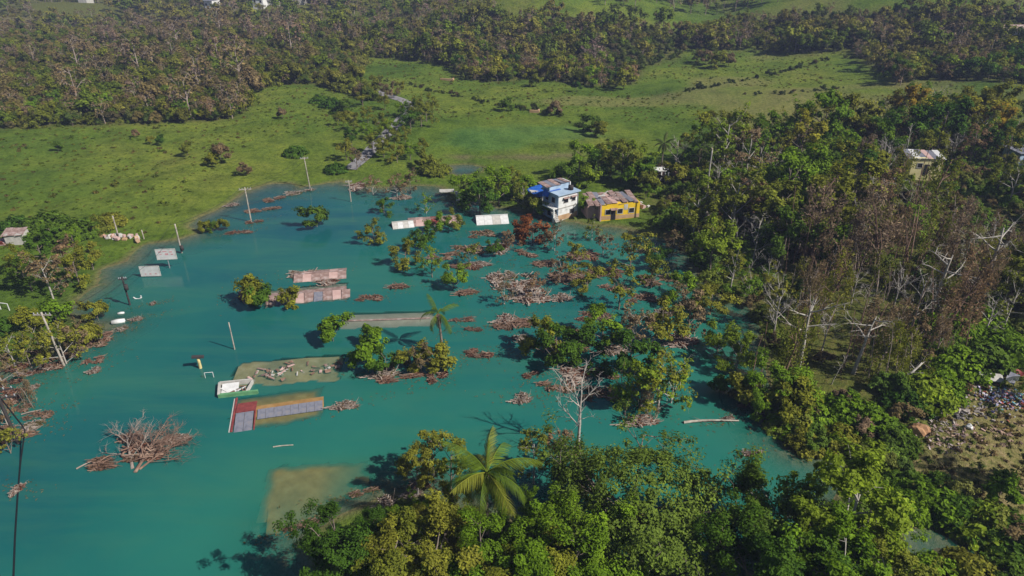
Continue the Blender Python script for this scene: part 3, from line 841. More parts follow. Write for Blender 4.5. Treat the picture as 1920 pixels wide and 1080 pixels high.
# mounds and bushes along the bank edge
for u, v, s, pal, k in [(1490, 800, 1.15, GREEN, 'mound'), (1530, 790, 1.1, GREEN, 'mound'), (1590, 780, 1.3, GREEN, 'mound'), (1630, 800, 1.2, GREEN, 'mound'), (1570, 830, 1.0, OLIVE, 'mound'), (1510, 835, .9, OLIVE, 'mound'),
        (1730, 745, 1.5, GREEN, 'mound'), (1760, 735, 1.2, GREEN, 'mound'), (1700, 765, 1.1, DEEP, 'mound'), (1780, 630, 1.7, GREEN, 'mound'), (1790, 690, 1.5, GREEN, 'mound'), (1840, 682, 1.5, DEEP, 'mound'), (1900, 672, 1.4, GREEN, 'mound'), (1870, 655, 1.5, GREEN, 'mound'), (1830, 610, 1.6, GREEN, 'mound'), (1800, 590, 1.5, DEEP, 'mound'), (1640, 860, 1.0, GREEN, 'mound'), (1680, 835, 1.0, DEEP, 'mound'),
        (1760, 960, 1.2, GREEN, 'mound'), (1800, 975, 1.2, DEEP, 'mound'), (1850, 1000, 1.3, GREEN, 'mound'), (1720, 935, 1.0, GREEN, 'mound'), (1900, 1020, 1.3, DEEP, 'mound'), (1820, 1085, 1.1, OLIVE, 'mound'), (1890, 1090, 1.0, DEEP, 'mound'), (1750, 1085, 1.0, GREEN, 'mound'),
        (1480, 800, 1.2, OLIVE, 'shrub'), (1475, 770, 1.5, OLIVE, 'shrub'), (1495, 760, 1.3, GREEN, 'shrub'), (1870, 940, 1.1, GREEN, 'shrub')]:
    lab = '%s %s on the edge of the bank by the water' % (WORD[id(pal)], 'vine-covered mound' if k == 'mound' else 'upright bush')
    base(k, u, v, s, pal, lab, lab.replace('mound', 'mounds').replace('bush', 'bushes'))

# ---- pale trunks that stand out
def trunk_tree(u, v, H, i, label, lean=None, s_r=1.0):
    p = ground(u, v)
    return plant('white' if i < 3 else 'bare', p[0], p[1], p[2], H / 8.5, None, label, None, i=i, sz=1)
trunk_tree(1838, 565, 11, 0, 'tall white-barked bare tree with level limbs in the bank wood')
trunk_tree(1740, 600, 10, 1, 'straight pale dead trunk rising beside a column of brown vines')
trunk_tree(1495, 695, 9.5, 2, 'forked white bare tree at the water edge of the bank')
trunk_tree(1440, 345, 6, 3, 'low bare tree forking wide beside the small clearing')
trunk_tree(1600, 700, 8, 1, 'slender bare tree leaning in the brown vine thicket')

def log(u0, v0, u1, v1, r0, r1, z0, z1, label, mat='pale_bark', cat='log', group=None):
    A = at(u0, v0, z0); B = at(u1, v1, z1)
    rt = thing('fallen_log', label, cat, (A[0], A[1], A[2]), 0, group)
    d = B - A; n = np.linalg.norm(d[:2]) + 1e-6
    t = np.linspace(0, 1, 7)[:, None]
    P = d * t + (.25 if r0 < .1 else 1) * np.column_stack([-d[1] / n * np.sin(t[:, 0] * 5) * .06, d[0] / n * np.sin(t[:, 0] * 5) * .06, np.sin(t[:, 0] * 3.1) * .12])
    mb = MB().tube(P, r0 + (r1 - r0) * t[:, 0], 7)
    part('stem', mb, mat, rt, True)
    if r0 < .1: return rt
    tw = MB()
    for k in range(4):
        q = P[rng.integers(2, 6)]; e = rng.normal(size=3); e[2] = abs(e[2]); e /= np.linalg.norm(e)
        tw.tube(np.array([q, q + e * .5, q + e * rng.uniform(.7, 1.2)]), [r1 * .6, r1 * .4, r1 * .2], 4)
    part('broken_branches', tw, mat, rt, True)
    return rt
log(1690, 722, 1728, 680, .16, .1, 2.2, 4.2, 'bright white broken log leaning out of the dark gap in the bank')
log(1282, 792, 1385, 788, .16, .07, .08, .12, 'long pale log floating between the flooded grove and the bank', mat='wood')
log(1437, 798, 1466, 782, .12, .07, .1, .45, 'short pale log lying on the red debris mat by the bank')
log(512, 838, 550, 834, .07, .05, .02, .06, 'thin pale plank afloat below the sunken long house', mat='wood')
log(143, 879, 186, 858, .08, .05, .05, .1, 'pale branch end poking from the big fallen tree in the open water', mat='grey_twig')
log(40, 777, 78, 768, .08, .05, .1, .3, 'pale branch floating at the base of the dark utility pole', mat='grey_twig')

# ---- palms
def frond_mesh(L, droop, seed, sweep=0.0):
    g_ = np.random.default_rng(seed)
    mb = MB(); t = np.linspace(0, 1, 12)
    ang = droop * t ** 1.3
    x = np.cumsum(np.cos(ang)) * L / 12; z = -np.cumsum(np.sin(ang)) * L / 12
    P = np.column_stack([x, sweep * L * t ** 2, z])
    P -= P[0]
    mb.tube(P, .055 * (1 - .85 * t), 4, .75, cap=False)
    n = 40
    for side in (-1, 1):
        for k in range(n):
            q = .12 + .88 * k / (n - 1)
            o = np.array([np.interp(q, t, P[:, j]) for j in range(3)])
            tg = np.array([np.interp(min(1, q + .04), t, P[:, j]) for j in range(3)]) - np.array([np.interp(q - .04, t, P[:, j]) for j in range(3)])
            tg /= np.linalg.norm(tg)
            ll = L * .2 * (math.sin(math.pi * min(1, .12 + q * .92)) ** .6 + .1) * g_.uniform(.8, 1.1)
            d = tg * .55 + np.array([0, side * .8, -.5 - .4 * g_.random()]); d /= np.linalg.norm(d)
            wv = tg * .03
            m_ = o + d * ll * .55; e = o + d * ll + np.array([0, 0, -.18 * ll])
            tt = float(np.clip(.5 + g_.normal() * .2, 0, 1))
            mb.add([o - wv, o + wv, m_ + wv * 1.1, m_ - wv * 1.1], [(0, 1, 2, 3)], tt)
            mb.add([m_ - wv * 1.1, m_ + wv * 1.1, e + wv * .2, e - wv * .2], [(0, 1, 2, 3)], tt)
    return mb.mesh('frond', 'leaf')
FR = [frond_mesh(4.4, 1.9, 1, .05), frond_mesh(4.6, 1.45, 2, .12), frond_mesh(4.2, 2.3, 3, -.1), frond_mesh(4.4, .9, 4, -.04), frond_mesh(3.8, 2.5, 5)]
def palm(x, y, H, s, label, cols, lean=(0, 0), fronds=15, group=None, spear=True, hang=.3, azs=None, z=None):
    z = max(hz(x, y), 0) if z is None else z
    r = thing('palm_tree', label, 'palm', (x, y, z), 0, group)
    t = np.linspace(0, 1, 10)
    P = np.column_stack([lean[0] * t ** 2, lean[1] * t ** 2, -1.8 + (H + 1.8) * t])
    part('trunk', MB().tube(P, .2 * s * (1.25 - .55 * t), 8), 'bark', r, True)
    top = P[-1]
    az = rng.uniform(0, 6.28)
    for k in range(fronds):
        az = azs[k] if azs is not None and k < len(azs) else az + 2.4
        el = R(62) - R(105) * k / fronds + rng.normal() * .1
        f = link('frond', FR[[3, 1, 0, 0, 2, 4][min(5, int(6 * k / fronds))]], r, tuple(top), 0, pick(cols), s * rng.uniform(.85, 1.1))
        f.rotation_euler = (rng.normal() * .25, -el, az)
    if spear:
        f = link('frond', FR[3], r, tuple(top), 0, cols[0], (s * .7, s * .3, s * .3)); f.rotation_euler = (0, -R(86), rng.uniform(0, 6))
    hb = MB()
    for k in range(9):
        a = rng.uniform(0, 6.28); d = np.array([math.cos(a), math.sin(a), 0])
        hb.tube(np.array([top, top + d * .25 - [0, 0, .3], top + d * .35 - [0, 0, 1.1 + rng.random() * .8]]), [.05, .06, .02], 4)
    part('dead_leaf_bases', hb, 'twig', r)
    return r
PALMC = [(.11, .17, .016), (.14, .19, .02), (.09, .14, .014), (.18, .19, .025)]
PALMD = [(.05, .075, .02), (.06, .085, .025), (.08, .09, .03)]
p = at(908, 895, 7.8)
palm(p[0], p[1], 7.8, 1.12, 'large yellow-green coconut palm with drooping fronds among the near trees', PALMC, (.2, .2), 22)
p = at(826, 590, 5)
palm(p[0], p[1], 5.2, .8, 'battered palm standing alone in the flood with fronds torn to one side', PALMC[:3], (-.3, 0), 9, spear=False)
p = ground(1238, 330)
palm(p[0], p[1], 6.6, .68, 'dark coconut palm behind the small white frame', PALMD, (.1, 0), 15, spear=False)
p = ground(1305, 345)
palm(p[0], p[1], 7.0, .6, 'dark palm half hidden in the wood near the tall bare trunk', PALMD, (.1, 0), 11, spear=False)
p = ground(1800, 893)[:2] + 9.0 / math.tan(SUN_EL) * np.array([math.sin(SUN_ROT), math.cos(SUN_ROT)])
palm(p[0], p[1], 9.6, 1.1, 'palm beside the yard throwing its star-shaped shadow on the grass', PALMC, (0, .3), 17)
p = ground(1925, 750)
palm(p[0], p[1], 2.6, .85, 'low palm leaning over the heap of household rubble', PALMC, (-.4, 0), 10, spear=False)
# tall bare palm stem
p = ground(1327, 425)
r_ = thing('palm_tree', 'tall thin palm stem without a crown rising above the wood', 'palm', p)
t = np.linspace(0, 1, 14)
part('trunk', MB().tube(np.column_stack([-.9 * t - .4 * np.sin(t * 3), .2 * t, -1 + 14.2 * t]), .17 - .07 * t, 8), 'pale_bark', r_, True)
part('broken_top', MB().tube(np.array([[-.95, .2, 13.1], [-1.05, .25, 13.4], [-1.25, .2, 13.5]]), [.12, .16, .05], 6), 'grey_twig', r_, True)

# ---- near trees
T = [('dome', 1185, 915, 6.6, .98, [(.14, .2, .03)], 'wide dome-crowned tree spreading over the flood water', dict(rz=.3)),
     ('near', 1095, 1010, 5.5, .74, GREEN, 'full green tree below the dome-crowned tree', {}),
     ('near', 1065, 1085, 6, .85, GREEN, 'bright green tree at the foot of the dome-crowned tree', {}),
     ('loose', 1225, 1005, 4.2, .58, OLIVE, 'loose olive tree with pale limbs under the dome crown', {}),
     ('near', 640, 1050, 4.6, .78, DEEP, 'dark broad-leaved tree on the point beside open water', {}),
     ('near', 735, 1065, 5.0, .8, OLIVE, 'olive tree between the dark tree and the palm', {}),
     ('near', 700, 1000, 3.0, .45, DEEP, 'small dark tree beside the pink branch heap', {}),
     ('near', 820, 1075, 4.6, .78, OLIVE, 'olive tree in front of the large palm', {}),
     ('loose', 800, 1000, 3.4, .52, OLIVE, 'thin olive tree at the left foot of the large palm', {}),
     ('near', 905, 1090, 4.6, .75, GREEN, 'yellow-green tree in front of the large palm trunk', {}),
     ('near', 990, 1040, 4.2, .6, GREEN, 'round green tree right below the large palm', {}),
     ('near', 985, 1110, 5, .75, OLIVE, 'olive tree on the near bank below the palm', {}),
     ('near', 1452, 965, 5.4, .8, DEEP, 'dark tree in shade at the mouth of the creek', {}),  # shade over this crown is put into its dark leaf colour
     ('near', 1425, 1065, 6, .85, DEEP, 'large dark tree standing in black shaded water', {}),  # dark leaf colour carries the shade here too
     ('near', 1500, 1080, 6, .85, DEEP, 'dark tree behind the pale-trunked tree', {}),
     ('loose', 1600, 965, 7.0, 1.12, GREEN, 'tall light green tree with pale trunk at the creek', dict(i=0)),
     ('loose', 1585, 1090, 6.5, .95, GREEN, 'leafy light green tree with forked pale limbs at the creek', dict(i=1)),
     ('loose', 1660, 1085, 5.0, .7, OLIVE, 'thin olive tree beside the dark creek', {}),
     ('loose', 1530, 1010, 5.5, .8, GREEN, 'light green tree between the dark tree and the pale-trunked tree', {}), ('loose', 1665, 1000, 4.6, .7, GREEN, 'light green tree over the end of the water', {}), ('near', 1640, 935, 3.4, .45, GREEN, 'small bright tree at the end of the flood', {}),
     ('near', 860, 1000, 2.6, .36, OLIVE, 'low olive tree at the palm foot', {}), ('near', 945, 1015, 3.0, .38, DEEP, 'low dark tree against the palm trunk', {}), ('near', 770, 975, 2.6, .36, GREEN, 'small green tree behind the pinkish branch heap', {}), ('loose', 850, 930, 2.6, .4, OLIVE, 'small loose tree between palm and water', {}), ('near', 1010, 965, 3.4, .42, GREEN, 'small green tree in shaded water right of the palm', {}),
     ('torn', 810, 850, 2.8, .62, OLIVE, 'fine-twigged olive tree at the water edge above the branch heap', {}),
     ('loose', 780, 890, 2.4, .52, OLIVE, 'low spreading olive tree over the shaded water', {}),
     ('torn', 845, 880, 3.0, .65, OLIVE, 'torn olive tree beside the large palm crown', {}),
     ('torn', 1000, 850, 3.6, .62, OLIVE, 'small torn tree with pale stems right of the palm', {}),
     ('torn', 1045, 850, 3.2, .58, BROWN, 'leaning stripped tree with pinkish stems by the dome tree', {}),
     ]
for k, u, v, zc, s, pal, lab, kw in T:
    crown(k, u, v, zc, s, pal, lab, **kw)
p = ground(1082, 842)
plant('bare', p[0], p[1], p[2], 1.05, None, 'tall white leafless tree standing alone in the flood', i=2)

# ---- trees standing in the flood
F = [('snag', 1175, 770, .72, GREEN, 'vine-wrapped green stump at the edge of the flooded grove'),
     ('torn', 1200, 765, .85, GREEN, 'torn green tree leading the flooded grove'),
     ('torn', 1235, 770, .9, OLIVE, 'torn olive tree with leaning grey trunk in the flooded grove'),
     ('torn', 1260, 755, .8, GREEN, 'vine-hung green tree at the far side of the flooded grove'),
     ('snag', 1215, 780, .55, BROWN, 'brown vine heap round a white snag in the flooded grove'),
     ('mid', 1180, 700, .85, DEEP, 'dark tree behind the flooded grove'),
     ('mid', 1045, 690, .75, DEEP, 'dark leafy tree at the corner of the flooded grove'),
     ('mid', 1020, 660, .7, OLIVE, 'olive tree overhanging the twig rafts'),
     ('mid', 1085, 670, .7, DEEP, 'dark tree in water between olive tree and grove'),
     ('mid', 1130, 640, .75, GREEN, 'green tree standing in the flooded grove'),
     ('torn', 1190, 650, .8, BROWN, 'brown torn tree in the middle of the flood grove'),
     ('mid', 1240, 640, .8, OLIVE, 'olive tree inside the flooded grove'),
     ('torn', 1290, 620, .85, BROWN, 'brown storm-torn tree near the bank in shallow water'),
     ('torn', 1160, 580, .8, OLIVE, 'half-stripped olive tree among flooded trees'),
     ('mid', 1100, 540, .6, OLIVE, 'small olive tree in open flooded ground'),
     ('torn', 1180, 510, .95, OLIVE, 'tall grey-olive torn tree in the flooded street'),
     ('mid', 1230, 500, .6, DEEP, 'small dark tree in the flooded street'),
     ('mid', 1280, 570, .7, GREEN, 'green tree near the flooded bank'),
     ('torn', 1130, 480, .6, BROWN, 'small brown torn tree below the yellow building'),
     ('mid', 1330, 590, .75, OLIVE, 'olive tree at the bank foot in shallow water'),
     ('loose', 1425, 765, .72, GREEN, 'slim light green tree with white stem standing in water'),
     ('loose', 1380, 690, .62, GREEN, 'small green tree standing in clear teal water'),
     ('mid', 1345, 660, .6, GREEN, 'low green tree among teal water near the bank'),
     ('shrub', 1395, 755, 1.3, OLIVE, 'olive bush on the brown spit in the water'),
     ('shrub', 1355, 740, .9, DEEP, 'dark bush awash near the brown spit'),
     ('mid', 725, 700, .5, DEEP, 'dark green tree on the silt islet beside the flooded palm'),
     ('mid', 770, 690, .5, OLIVE, 'olive tree on the silt islet beside the flooded palm'),
     ('torn', 790, 700, .5, BROWN, 'brown torn tree at the end of the silt islet'),
     ('shrub', 690, 690, 1.5, GREEN, 'green bush at the tip of the silt islet'),
     ('shrub', 820, 690, 1.3, OLIVE, 'olive bush by the red twig mat'),
     ('shrub', 700, 645, 1.1, GREEN, 'small green bush beside the pink sunken roof'),
     ('shrub', 625, 640, 1.3, GREEN, 'bright green bush awash above the sunken slab'),
     ('mid', 760, 500, .6, OLIVE, 'olive tree rising behind the sunken grey roofs'),
     ('mid', 790, 470, .6, DEEP, 'dark tree in the flooded lane'),
     ('torn', 810, 520, .6, GREEN, 'torn green tree in the flooded lane'),
     ('mid', 850, 540, .55, GREEN, 'green tree awash beside the flooded lane'),
     ('shrub', 470, 570, 1.5, OLIVE, 'olive bush growing over the sunken grey roof'),
     ('shrub', 490, 575, 1.2, DEEP, 'dark bush at the corner of the sunken grey roof'),
     ('shrub', 545, 572, 1.0, OLIVE, 'small olive bush on the sunken grey roof'),
     ('mid', 700, 455, .55, OLIVE, 'olive tree in the flood beyond the grey roofs'),
     ('shrub', 595, 425, 1.5, DEEP, 'dark bush alone in the far flood'),
     ('mid', 815, 440, .55, GREEN, 'green tree beside the rusted roof'),
     ('mid', 850, 430, .5, OLIVE, 'olive tree between rusted and pale roofs'),
     ('mid', 720, 400, .45, DEEP, 'dark tree in the far flood by the bare bushes'),
     ('torn', 800, 400, .5, GREEN, 'torn tree by the far flooded lane'),
     ('torn', 745, 370, .6, BROWN, 'brown stripped bush-tree standing in the far flood'),
     ('torn', 700, 365, .5, BROWN, 'brown torn tree at the head of the flood'),
     ('torn', 770, 360, .6, BROWN, 'tall brown stripped tree at the head of the flood'),
     ('mid', 900, 400, .95, DEEP, 'broad dark green tree left of the ruined houses'),
     ('mid', 935, 385, .9, GREEN, 'green tree close to the ruined houses'),
     ('mid', 870, 380, .75, GREEN, 'green tree by the blue pond'),
     ('mid', 960, 372, .7, OLIVE, 'olive tree touching the ruined houses'),
     ('torn', 980, 392, .6, OLIVE, 'torn olive tree below the blue tarpaulin'),
     ('mid', 1085, 335, .95, GREEN, 'bright green tree behind the white house'),
     ('mid', 1120, 335, .85, DEEP, 'dark green tree behind the white house'),
     ('mid', 1165, 340, 1.0, OLIVE, 'tall olive tree behind the yellow building'),
     ('mid', 1190, 335, .85, GREEN, 'green tree behind the yellow building'),
     ('mid', 1145, 330, .9, OLIVE, 'olive tree behind the rusted roof'),
     ('mid', 1210, 372, .3, GREEN, 'low green tree at the end of the yellow building'),
     ('mid', 1245, 400, .35, OLIVE, 'low olive tree downhill of the yellow building'),
     ('torn', 1040, 470, .6, BROWN, 'brown broken tree below the white house'), ('torn', 1075, 500, .6, OLIVE, 'olive broken tree in the drift below the houses'), ('torn', 1050, 530, .55, BROWN, 'brown broken tree caught in drifted branches'), ('torn', 1110, 450, .5, OLIVE, 'small torn tree in front of the yellow building'), ('torn', 1005, 560, .5, BROWN, 'brown torn tree beside the largest drift of branches'), ('torn', 1220, 540, .7, OLIVE, 'olive torn tree in the drift near the bank wood'), ('torn', 1260, 480, .6, BROWN, 'brown torn tree at the bank corner of the flood'), ('torn', 880, 500, .5, OLIVE, 'olive torn tree leaning over the flooded lane'), ('torn', 945, 570, .45, BROWN, 'small brown torn tree among the wide rafts'),
     ('mid', 1000, 455, .75, RUST, 'rust red dome of dead vines standing in the flood'),
     ('mid', 980, 450, .55, RUST, 'small rust red dead tree beside the red dome'),
     ('mid', 925, 480, .4, DEEP, 'small dark tree among drifting branches'),
     ('torn', 955, 470, .5, BROWN, 'brown torn tree drifting among branches'),
     ]
for k, u, v, s, pal, lab in F:
    base(k, u, v, s, pal, lab)

for u, v, s, pal, lab in [(1000, 400, 1.3, OLIVE, 'olive bush under the blue tarpaulin'), (1020, 405, 1.1, GREEN, 'green bush at the corner of the white house'), (1100, 405, 1.2, GREEN, 'green bush between the white house and the yellow building'), (1060, 350, 1.6, DEEP, 'dark bush behind the white house'), (1100, 352, 1.5, GREEN, 'green bush behind the rusted roof'), (1190, 352, 1.7, GREEN, 'green bush behind the yellow building'), (1215, 360, 1.5, OLIVE, 'olive bush beyond the white rubble'), (985, 372, 1.6, GREEN, 'green bush behind the grey shed'), (1270, 350, 1.6, OLIVE, 'olive bush below the small white frame'), (1200, 345, 1.8, DEEP, 'dark bush beside the small white frame')]:
    base('shrub', u, v, s, pal, lab)

# ---- the western shore
for k, u, v, s, pal, lab in [('torn', 100, 560, .85, BROWN, 'brown storm-torn tree with pale limbs on the grassy shore'),
        ('mid', 60, 545, .6, DEEP, 'dark tree behind the storm-torn shore tree'), ('mid', 150, 535, .62, OLIVE, 'olive tree between the shore tree and the bay'),
        ('mid', 175, 505, .55, OLIVE, 'olive tree by the narrow green bay'), ('torn', 130, 520, .7, BROWN, 'brown torn tree in the shore thicket'), ('mid', 45, 520, .55, OLIVE, 'olive tree at the field edge of the shore thicket'),
        ('mid', 85, 500, .6, DEEP, 'dark tree at the back of the shore thicket'),
        ('mound', 60, 440, 1.4, DEEP, 'dark green mound behind the shore rubble'), ('mound', 90, 430, 1.7, DEEP, 'dark green mound by the broken shed'), ('mound', 120, 445, 1.6, DEEP, 'dark mound in the field corner'), ('mound', 150, 440, 1.5, DEEP, 'dark mound beside the grey post'), ('mound', 180, 430, 1.2, OLIVE, 'olive mound beside the grey post'), ('mid', 100, 455, .4, DEEP, 'small dark tree above the shore mounds'), ('mid', 140, 462, .4, GREEN, 'small green tree among the shore mounds'),
        ('mound', 30, 430, 1.3, DEEP, 'dark mound near the broken shed wall'), ('mound', 210, 420, 1.1, OLIVE, 'olive mound at the shore rubble'),
        ('torn', 125, 682, .7, OLIVE, 'olive reedy tree wrapped round the utility pole'), ('torn', 100, 672, .5, OLIVE, 'torn olive bush-tree on the brown spit'), ('torn', 150, 665, .55, BROWN, 'brown torn bush-tree beside the pole'), ('torn', 75, 655, .45, OLIVE, 'low torn bush on the brown spit'),
        ('shrub', 165, 650, 1.3, OLIVE, 'olive bush where the spit meets the flood'), ('shrub', 60, 625, 1.2, OLIVE, 'olive bush on the grassy spit'), ('shrub', 110, 612, 1.3, GREEN, 'green bush on the grassy spit'), ('shrub', 185, 600, 1.0, OLIVE, 'olive bush at the mouth of the green bay'),
        ('torn', 15, 800, .4, BROWN, 'small brown torn tree drifting by the dark pole'), ('torn', 30, 690, .6, OLIVE, 'olive stripped tree standing in the flood off the spit'), ('torn', 8, 725, .6, BROWN, 'brown stripped tree drowned behind the dark pole'), ('snag', 55, 760, .5, BROWN, 'low vine-hung snag in the drift by the dark pole'), ('torn', 20, 850, .45, OLIVE, 'small olive drowned tree below the dark pole'), ('torn', 60, 690, .5, OLIVE, 'thin olive drowned tree at the tip of the brown spit'), ('shrub', 10, 635, 1.0, DEEP, 'dark bush by the white rail'), ('shrub', 385, 434, .8, OLIVE, 'flat olive bush on the thin grass bar'), ('shrub', 415, 432, .8, OLIVE, 'flat olive bush at the end of the grass bar'), ('shrub', 400, 433, .7, DEEP, 'low dark bush on the thin grass bar')]:
    base(k, u, v, s, pal, lab)

# ------------------------------------------------------------------ buildings
def bx(*a, **k): return MB().box(*a, **k)
def window(root, c, wd, ht, face, rz=0):
    """face: '-y', '-x' or '+x': frame proud of the wall, dark opening behind it"""
    d = .06
    wn = MB(); f = .09
    if face == '-y':
        for dx in (-1, 1): wn.box((c[0] + dx * (wd / 2), c[1] - d / 2, c[2]), (f, d, ht + f))
        for dz_ in (-1, 1): wn.box((c[0], c[1] - d / 2 - .004, c[2] + dz_ * ht / 2), (wd + f, d, f))
        pane = bx((c[0], c[1] - .012, c[2]), (wd - f, .02, ht - f))
    else:
        s = -1 if face == '-x' else 1
        for dy in (-1, 1): wn.box((c[0] + s * d / 2, c[1] + dy * wd / 2, c[2]), (d, f, ht + f))
        for dz_ in (-1, 1): wn.box((c[0] + s * (d / 2 + .004), c[1], c[2] + dz_ * ht / 2), (d, wd + f, f))
        pane = bx((c[0] + s * .012, c[1], c[2]), (.02, wd - f, ht - f))
    o = part('window', wn, 'conc', root)
    part('opening', pane, 'dark', o)
def sheets(root, c, L, W, n, mat, rz=0, slope=0.0, jig=.03, name='roof_sheet', mats=None):
    """a roof laid from single corrugated sheets"""
    w_ = L / n
    for k in range(n):
        m = 9
        x = np.linspace(0, 1, m)
        zc = .025 * (np.arange(m) % 2)
        V = []
        for yy in (-.5, .5):
            for a, b in zip(x, zc): V.append(((a - .5) * w_ * 1.03, yy * W, b + slope * yy * W))
        i = np.arange(m - 1)
        Ft = np.stack([i, i + 1, i + 1 + m, i + m], -1)
        V = np.array(V); V2 = V - [0, 0, .015]
        mb = MB().add(V, Ft).add(V2, Ft[:, ::-1])
        px_ = -L / 2 + w_ * (k + .5)
        mt = mats[k % len(mats)] if mats else mat
        o = part(name, mb, mt, root)
        o.location = (c[0] + px_ * math.cos(rz) , c[1] + px_ * math.sin(rz), c[2] + .012 * (k % 2))
        o.rotation_euler = (rng.normal() * jig, rng.normal() * jig, rz + rng.normal() * jig)

# white and blue two-storey house
p = ground(1050, 402)
h = thing('house', 'white two-storey house with shade-blue side wall and broken upper room', 'house', p, R(35), None, (.95, .95, .85))
part('wall', bx((0, 0, 2.4), (4.6, 4.6, 6.0)), 'white', h)
part('side_wall', bx((-2.34, 0, 2.4), (.1, 4.5, 5.9)), 'bluew', h)  # blue-grey of the shaded side is put into the wall colour
part('floor_band', bx((0, 0, 2.65), (4.8, 4.8, .18)), 'conc', h)
part('roof_slab', bx((0, 0, 5.5), (5.3, 5.3, .2)), 'bluew', h)
window(h, (-.6, -2.3, 4.0), 1.1, 1.0, '-y'); window(h, (1.2, -2.3, 4.0), .9, .9, '-y'); window(h, (.9, -2.3, 1.4), 1.0, 1.1, '-y')
window(h, (-2.4, -.9, 4.1), 1.0, 1.2, '-x'); window(h, (-2.4, 1.0, 4.1), 1.0, 1.2, '-x'); window(h, (-2.4, .2, 1.3), 1.2, 2.0, '-x')
ur = part('upper_room', bx((-.2, 1.3, 6.1), (4.6, 2.2, 1.0)), 'bluew', h)
part('upper_end_wall', bx((2.22, 1.2, 6.15), (.2, 2.4, 1.2)), 'white', h)
sheets(h, (-.4, 1.5, 6.72), 5.6, 3.0, 5, 'rust', 0, .06, .05, mats=['rust', 'greysheet', 'rust', 'greysheet'])
part('tarpaulin', MB().add([(-2.5, -.2, 5.66), (-.2, -.3, 5.66), (.2, 1.4, 5.72), (-2.6, 1.6, 5.8), (-3.1, -.1, 4.6), (-3.2, 1.5, 4.5)], [(0, 1, 2, 3), (4, 0, 3, 5)]), 'tarp', h)
st = MB()
for k in range(8): st.box((-2.9 + .0 * k, -2.8 + .38 * k * .6, .2 + .3 * k), (.9, .4, .14))
part('stair', st, 'conc', h)
part('column', bx((-3.3, -2.2, 1.2), (.25, .25, 2.8)), 'white', h)
part('balcony', bx((-2.95, -.6, 2.68), (1.1, 3.2, .2)), 'white', h)
part('water_tank', MB().tube(np.array([(1.3, -1.3, 5.6), (1.3, -1.3, 5.62), (1.3, -1.3, 6.5), (1.3, -1.3, 6.62)]), [.05, .5, .5, .1], 12), 'darkwood', h, True)
rl = MB()
for k in range(7): rl.box((-3.42, -2.1 + .5 * k, 3.2), (.05, .05, .9))
rl.box((-3.42, -.6, 3.66), (.07, 3.1, .06))
part('railing', rl, 'metal', h)
for wx in (-.6, 1.2): part('awning', bx((wx, -2.55, 4.66), (1.4, .5, .06), rx=.3), 'rust', h)
part('drain_pipe', MB().tube(np.array([(2.2, -2.38, 0), (2.2, -2.38, 5.4)]), .06, 6), 'metal', h)
part('flood_stain', bx((0, 0, .55), (4.64, 4.64, 1.1)), 'silt2', h)
# lean-to with blue sheet beside it
p = ground(1004, 378)
h = thing('shed', 'small grey shed under a blue tarpaulin beside the white house', 'shed', p, R(20))
part('wall', bx((0, 0, 1.0), (2.6, 2.2, 2.8)), 'conc', h)
part('tarpaulin', MB().add([(-1.5, -1.3, 2.2), (1.5, -1.4, 2.5), (1.5, 1.3, 2.75), (-1.5, 1.3, 2.5), (-1.5, -1.5, 1.3), (1.4, -1.55, 1.5)], [(0, 1, 2, 3), (4, 5, 1, 0)]), 'tarp', h)
window(h, (.2, -1.1, 1.0), .8, .9, '-y')
# yellow building
p = ground(1150, 400)
h = thing('yellow_building', 'yellow single-storey building with rusted sheet roof coming apart', 'building', p, R(12))
part('wall', bx((.3, 0, 1.25), (7.0, 5.2, 3.1)), 'yellow', h)
part('side_wall', bx((-3.3, 0, 1.25), (.25, 5.3, 3.15)), 'pinkw', h)
part('side_room', bx((-4.3, .8, 1.2), (1.8, 3.6, 2.9)), 'pinkw', h)
for wx in (-2.0, .2, 2.3): window(h, (wx, -2.6, 1.4), 1.0, .9, '-y')
dr = part('door', bx((-1.0, -2.63, .85), (.85, .05, 1.9)), 'dark', h)
sheets(h, (-.8, .1, 2.98), 9.0, 5.6, 9, 'rust', 0, .05, .05, mats=['rust', 'rust', 'greysheet', 'rust', 'pinkw'])
for k in range(5):
    q = part('loose_board', bx((0, 0, 0), (rng.uniform(1.2, 2.4), .25, .06)), 'conc', h)
    q.location = (rng.uniform(-3, 2), rng.uniform(-1.5, 2), 3.3 + .08 * k); q.rotation_euler = (rng.normal() * .2, rng.normal() * .2, rng.uniform(0, 3))
part('flood_stain', bx((.3, 0, .35), (7.05, 5.25, .7)), 'silt2', h)
part('door_canopy', bx((-1.0, -2.95, 1.95), (1.3, .7, .06), rx=.2), 'rust', h)
part('wall_crack_panel', bx((1.25, -2.615, 2.1), (.7, .03, 1.0)), 'conc', h)
# small white open frame
p = ground(1236, 338)
h = thing('carport', 'small white roofless frame below the dark palm', 'shelter', p, R(5))
for dx in (-1.4, 0, 1.4):
    for dy in (-1, 1): part('post', bx((dx, dy, 1.0), (.2, .2, 2.4)), 'white', h)
part('top_beam', bx((0, 0, 2.25), (3.3, 2.4, .16)), 'white', h)
part('half_wall', bx((.9, -1.14, .45), (1.0, .12, .9)), 'white', h)
part('back_wall', bx((0, 1.15, 1.0), (2.8, .1, 2.2)), 'pinkw', h)
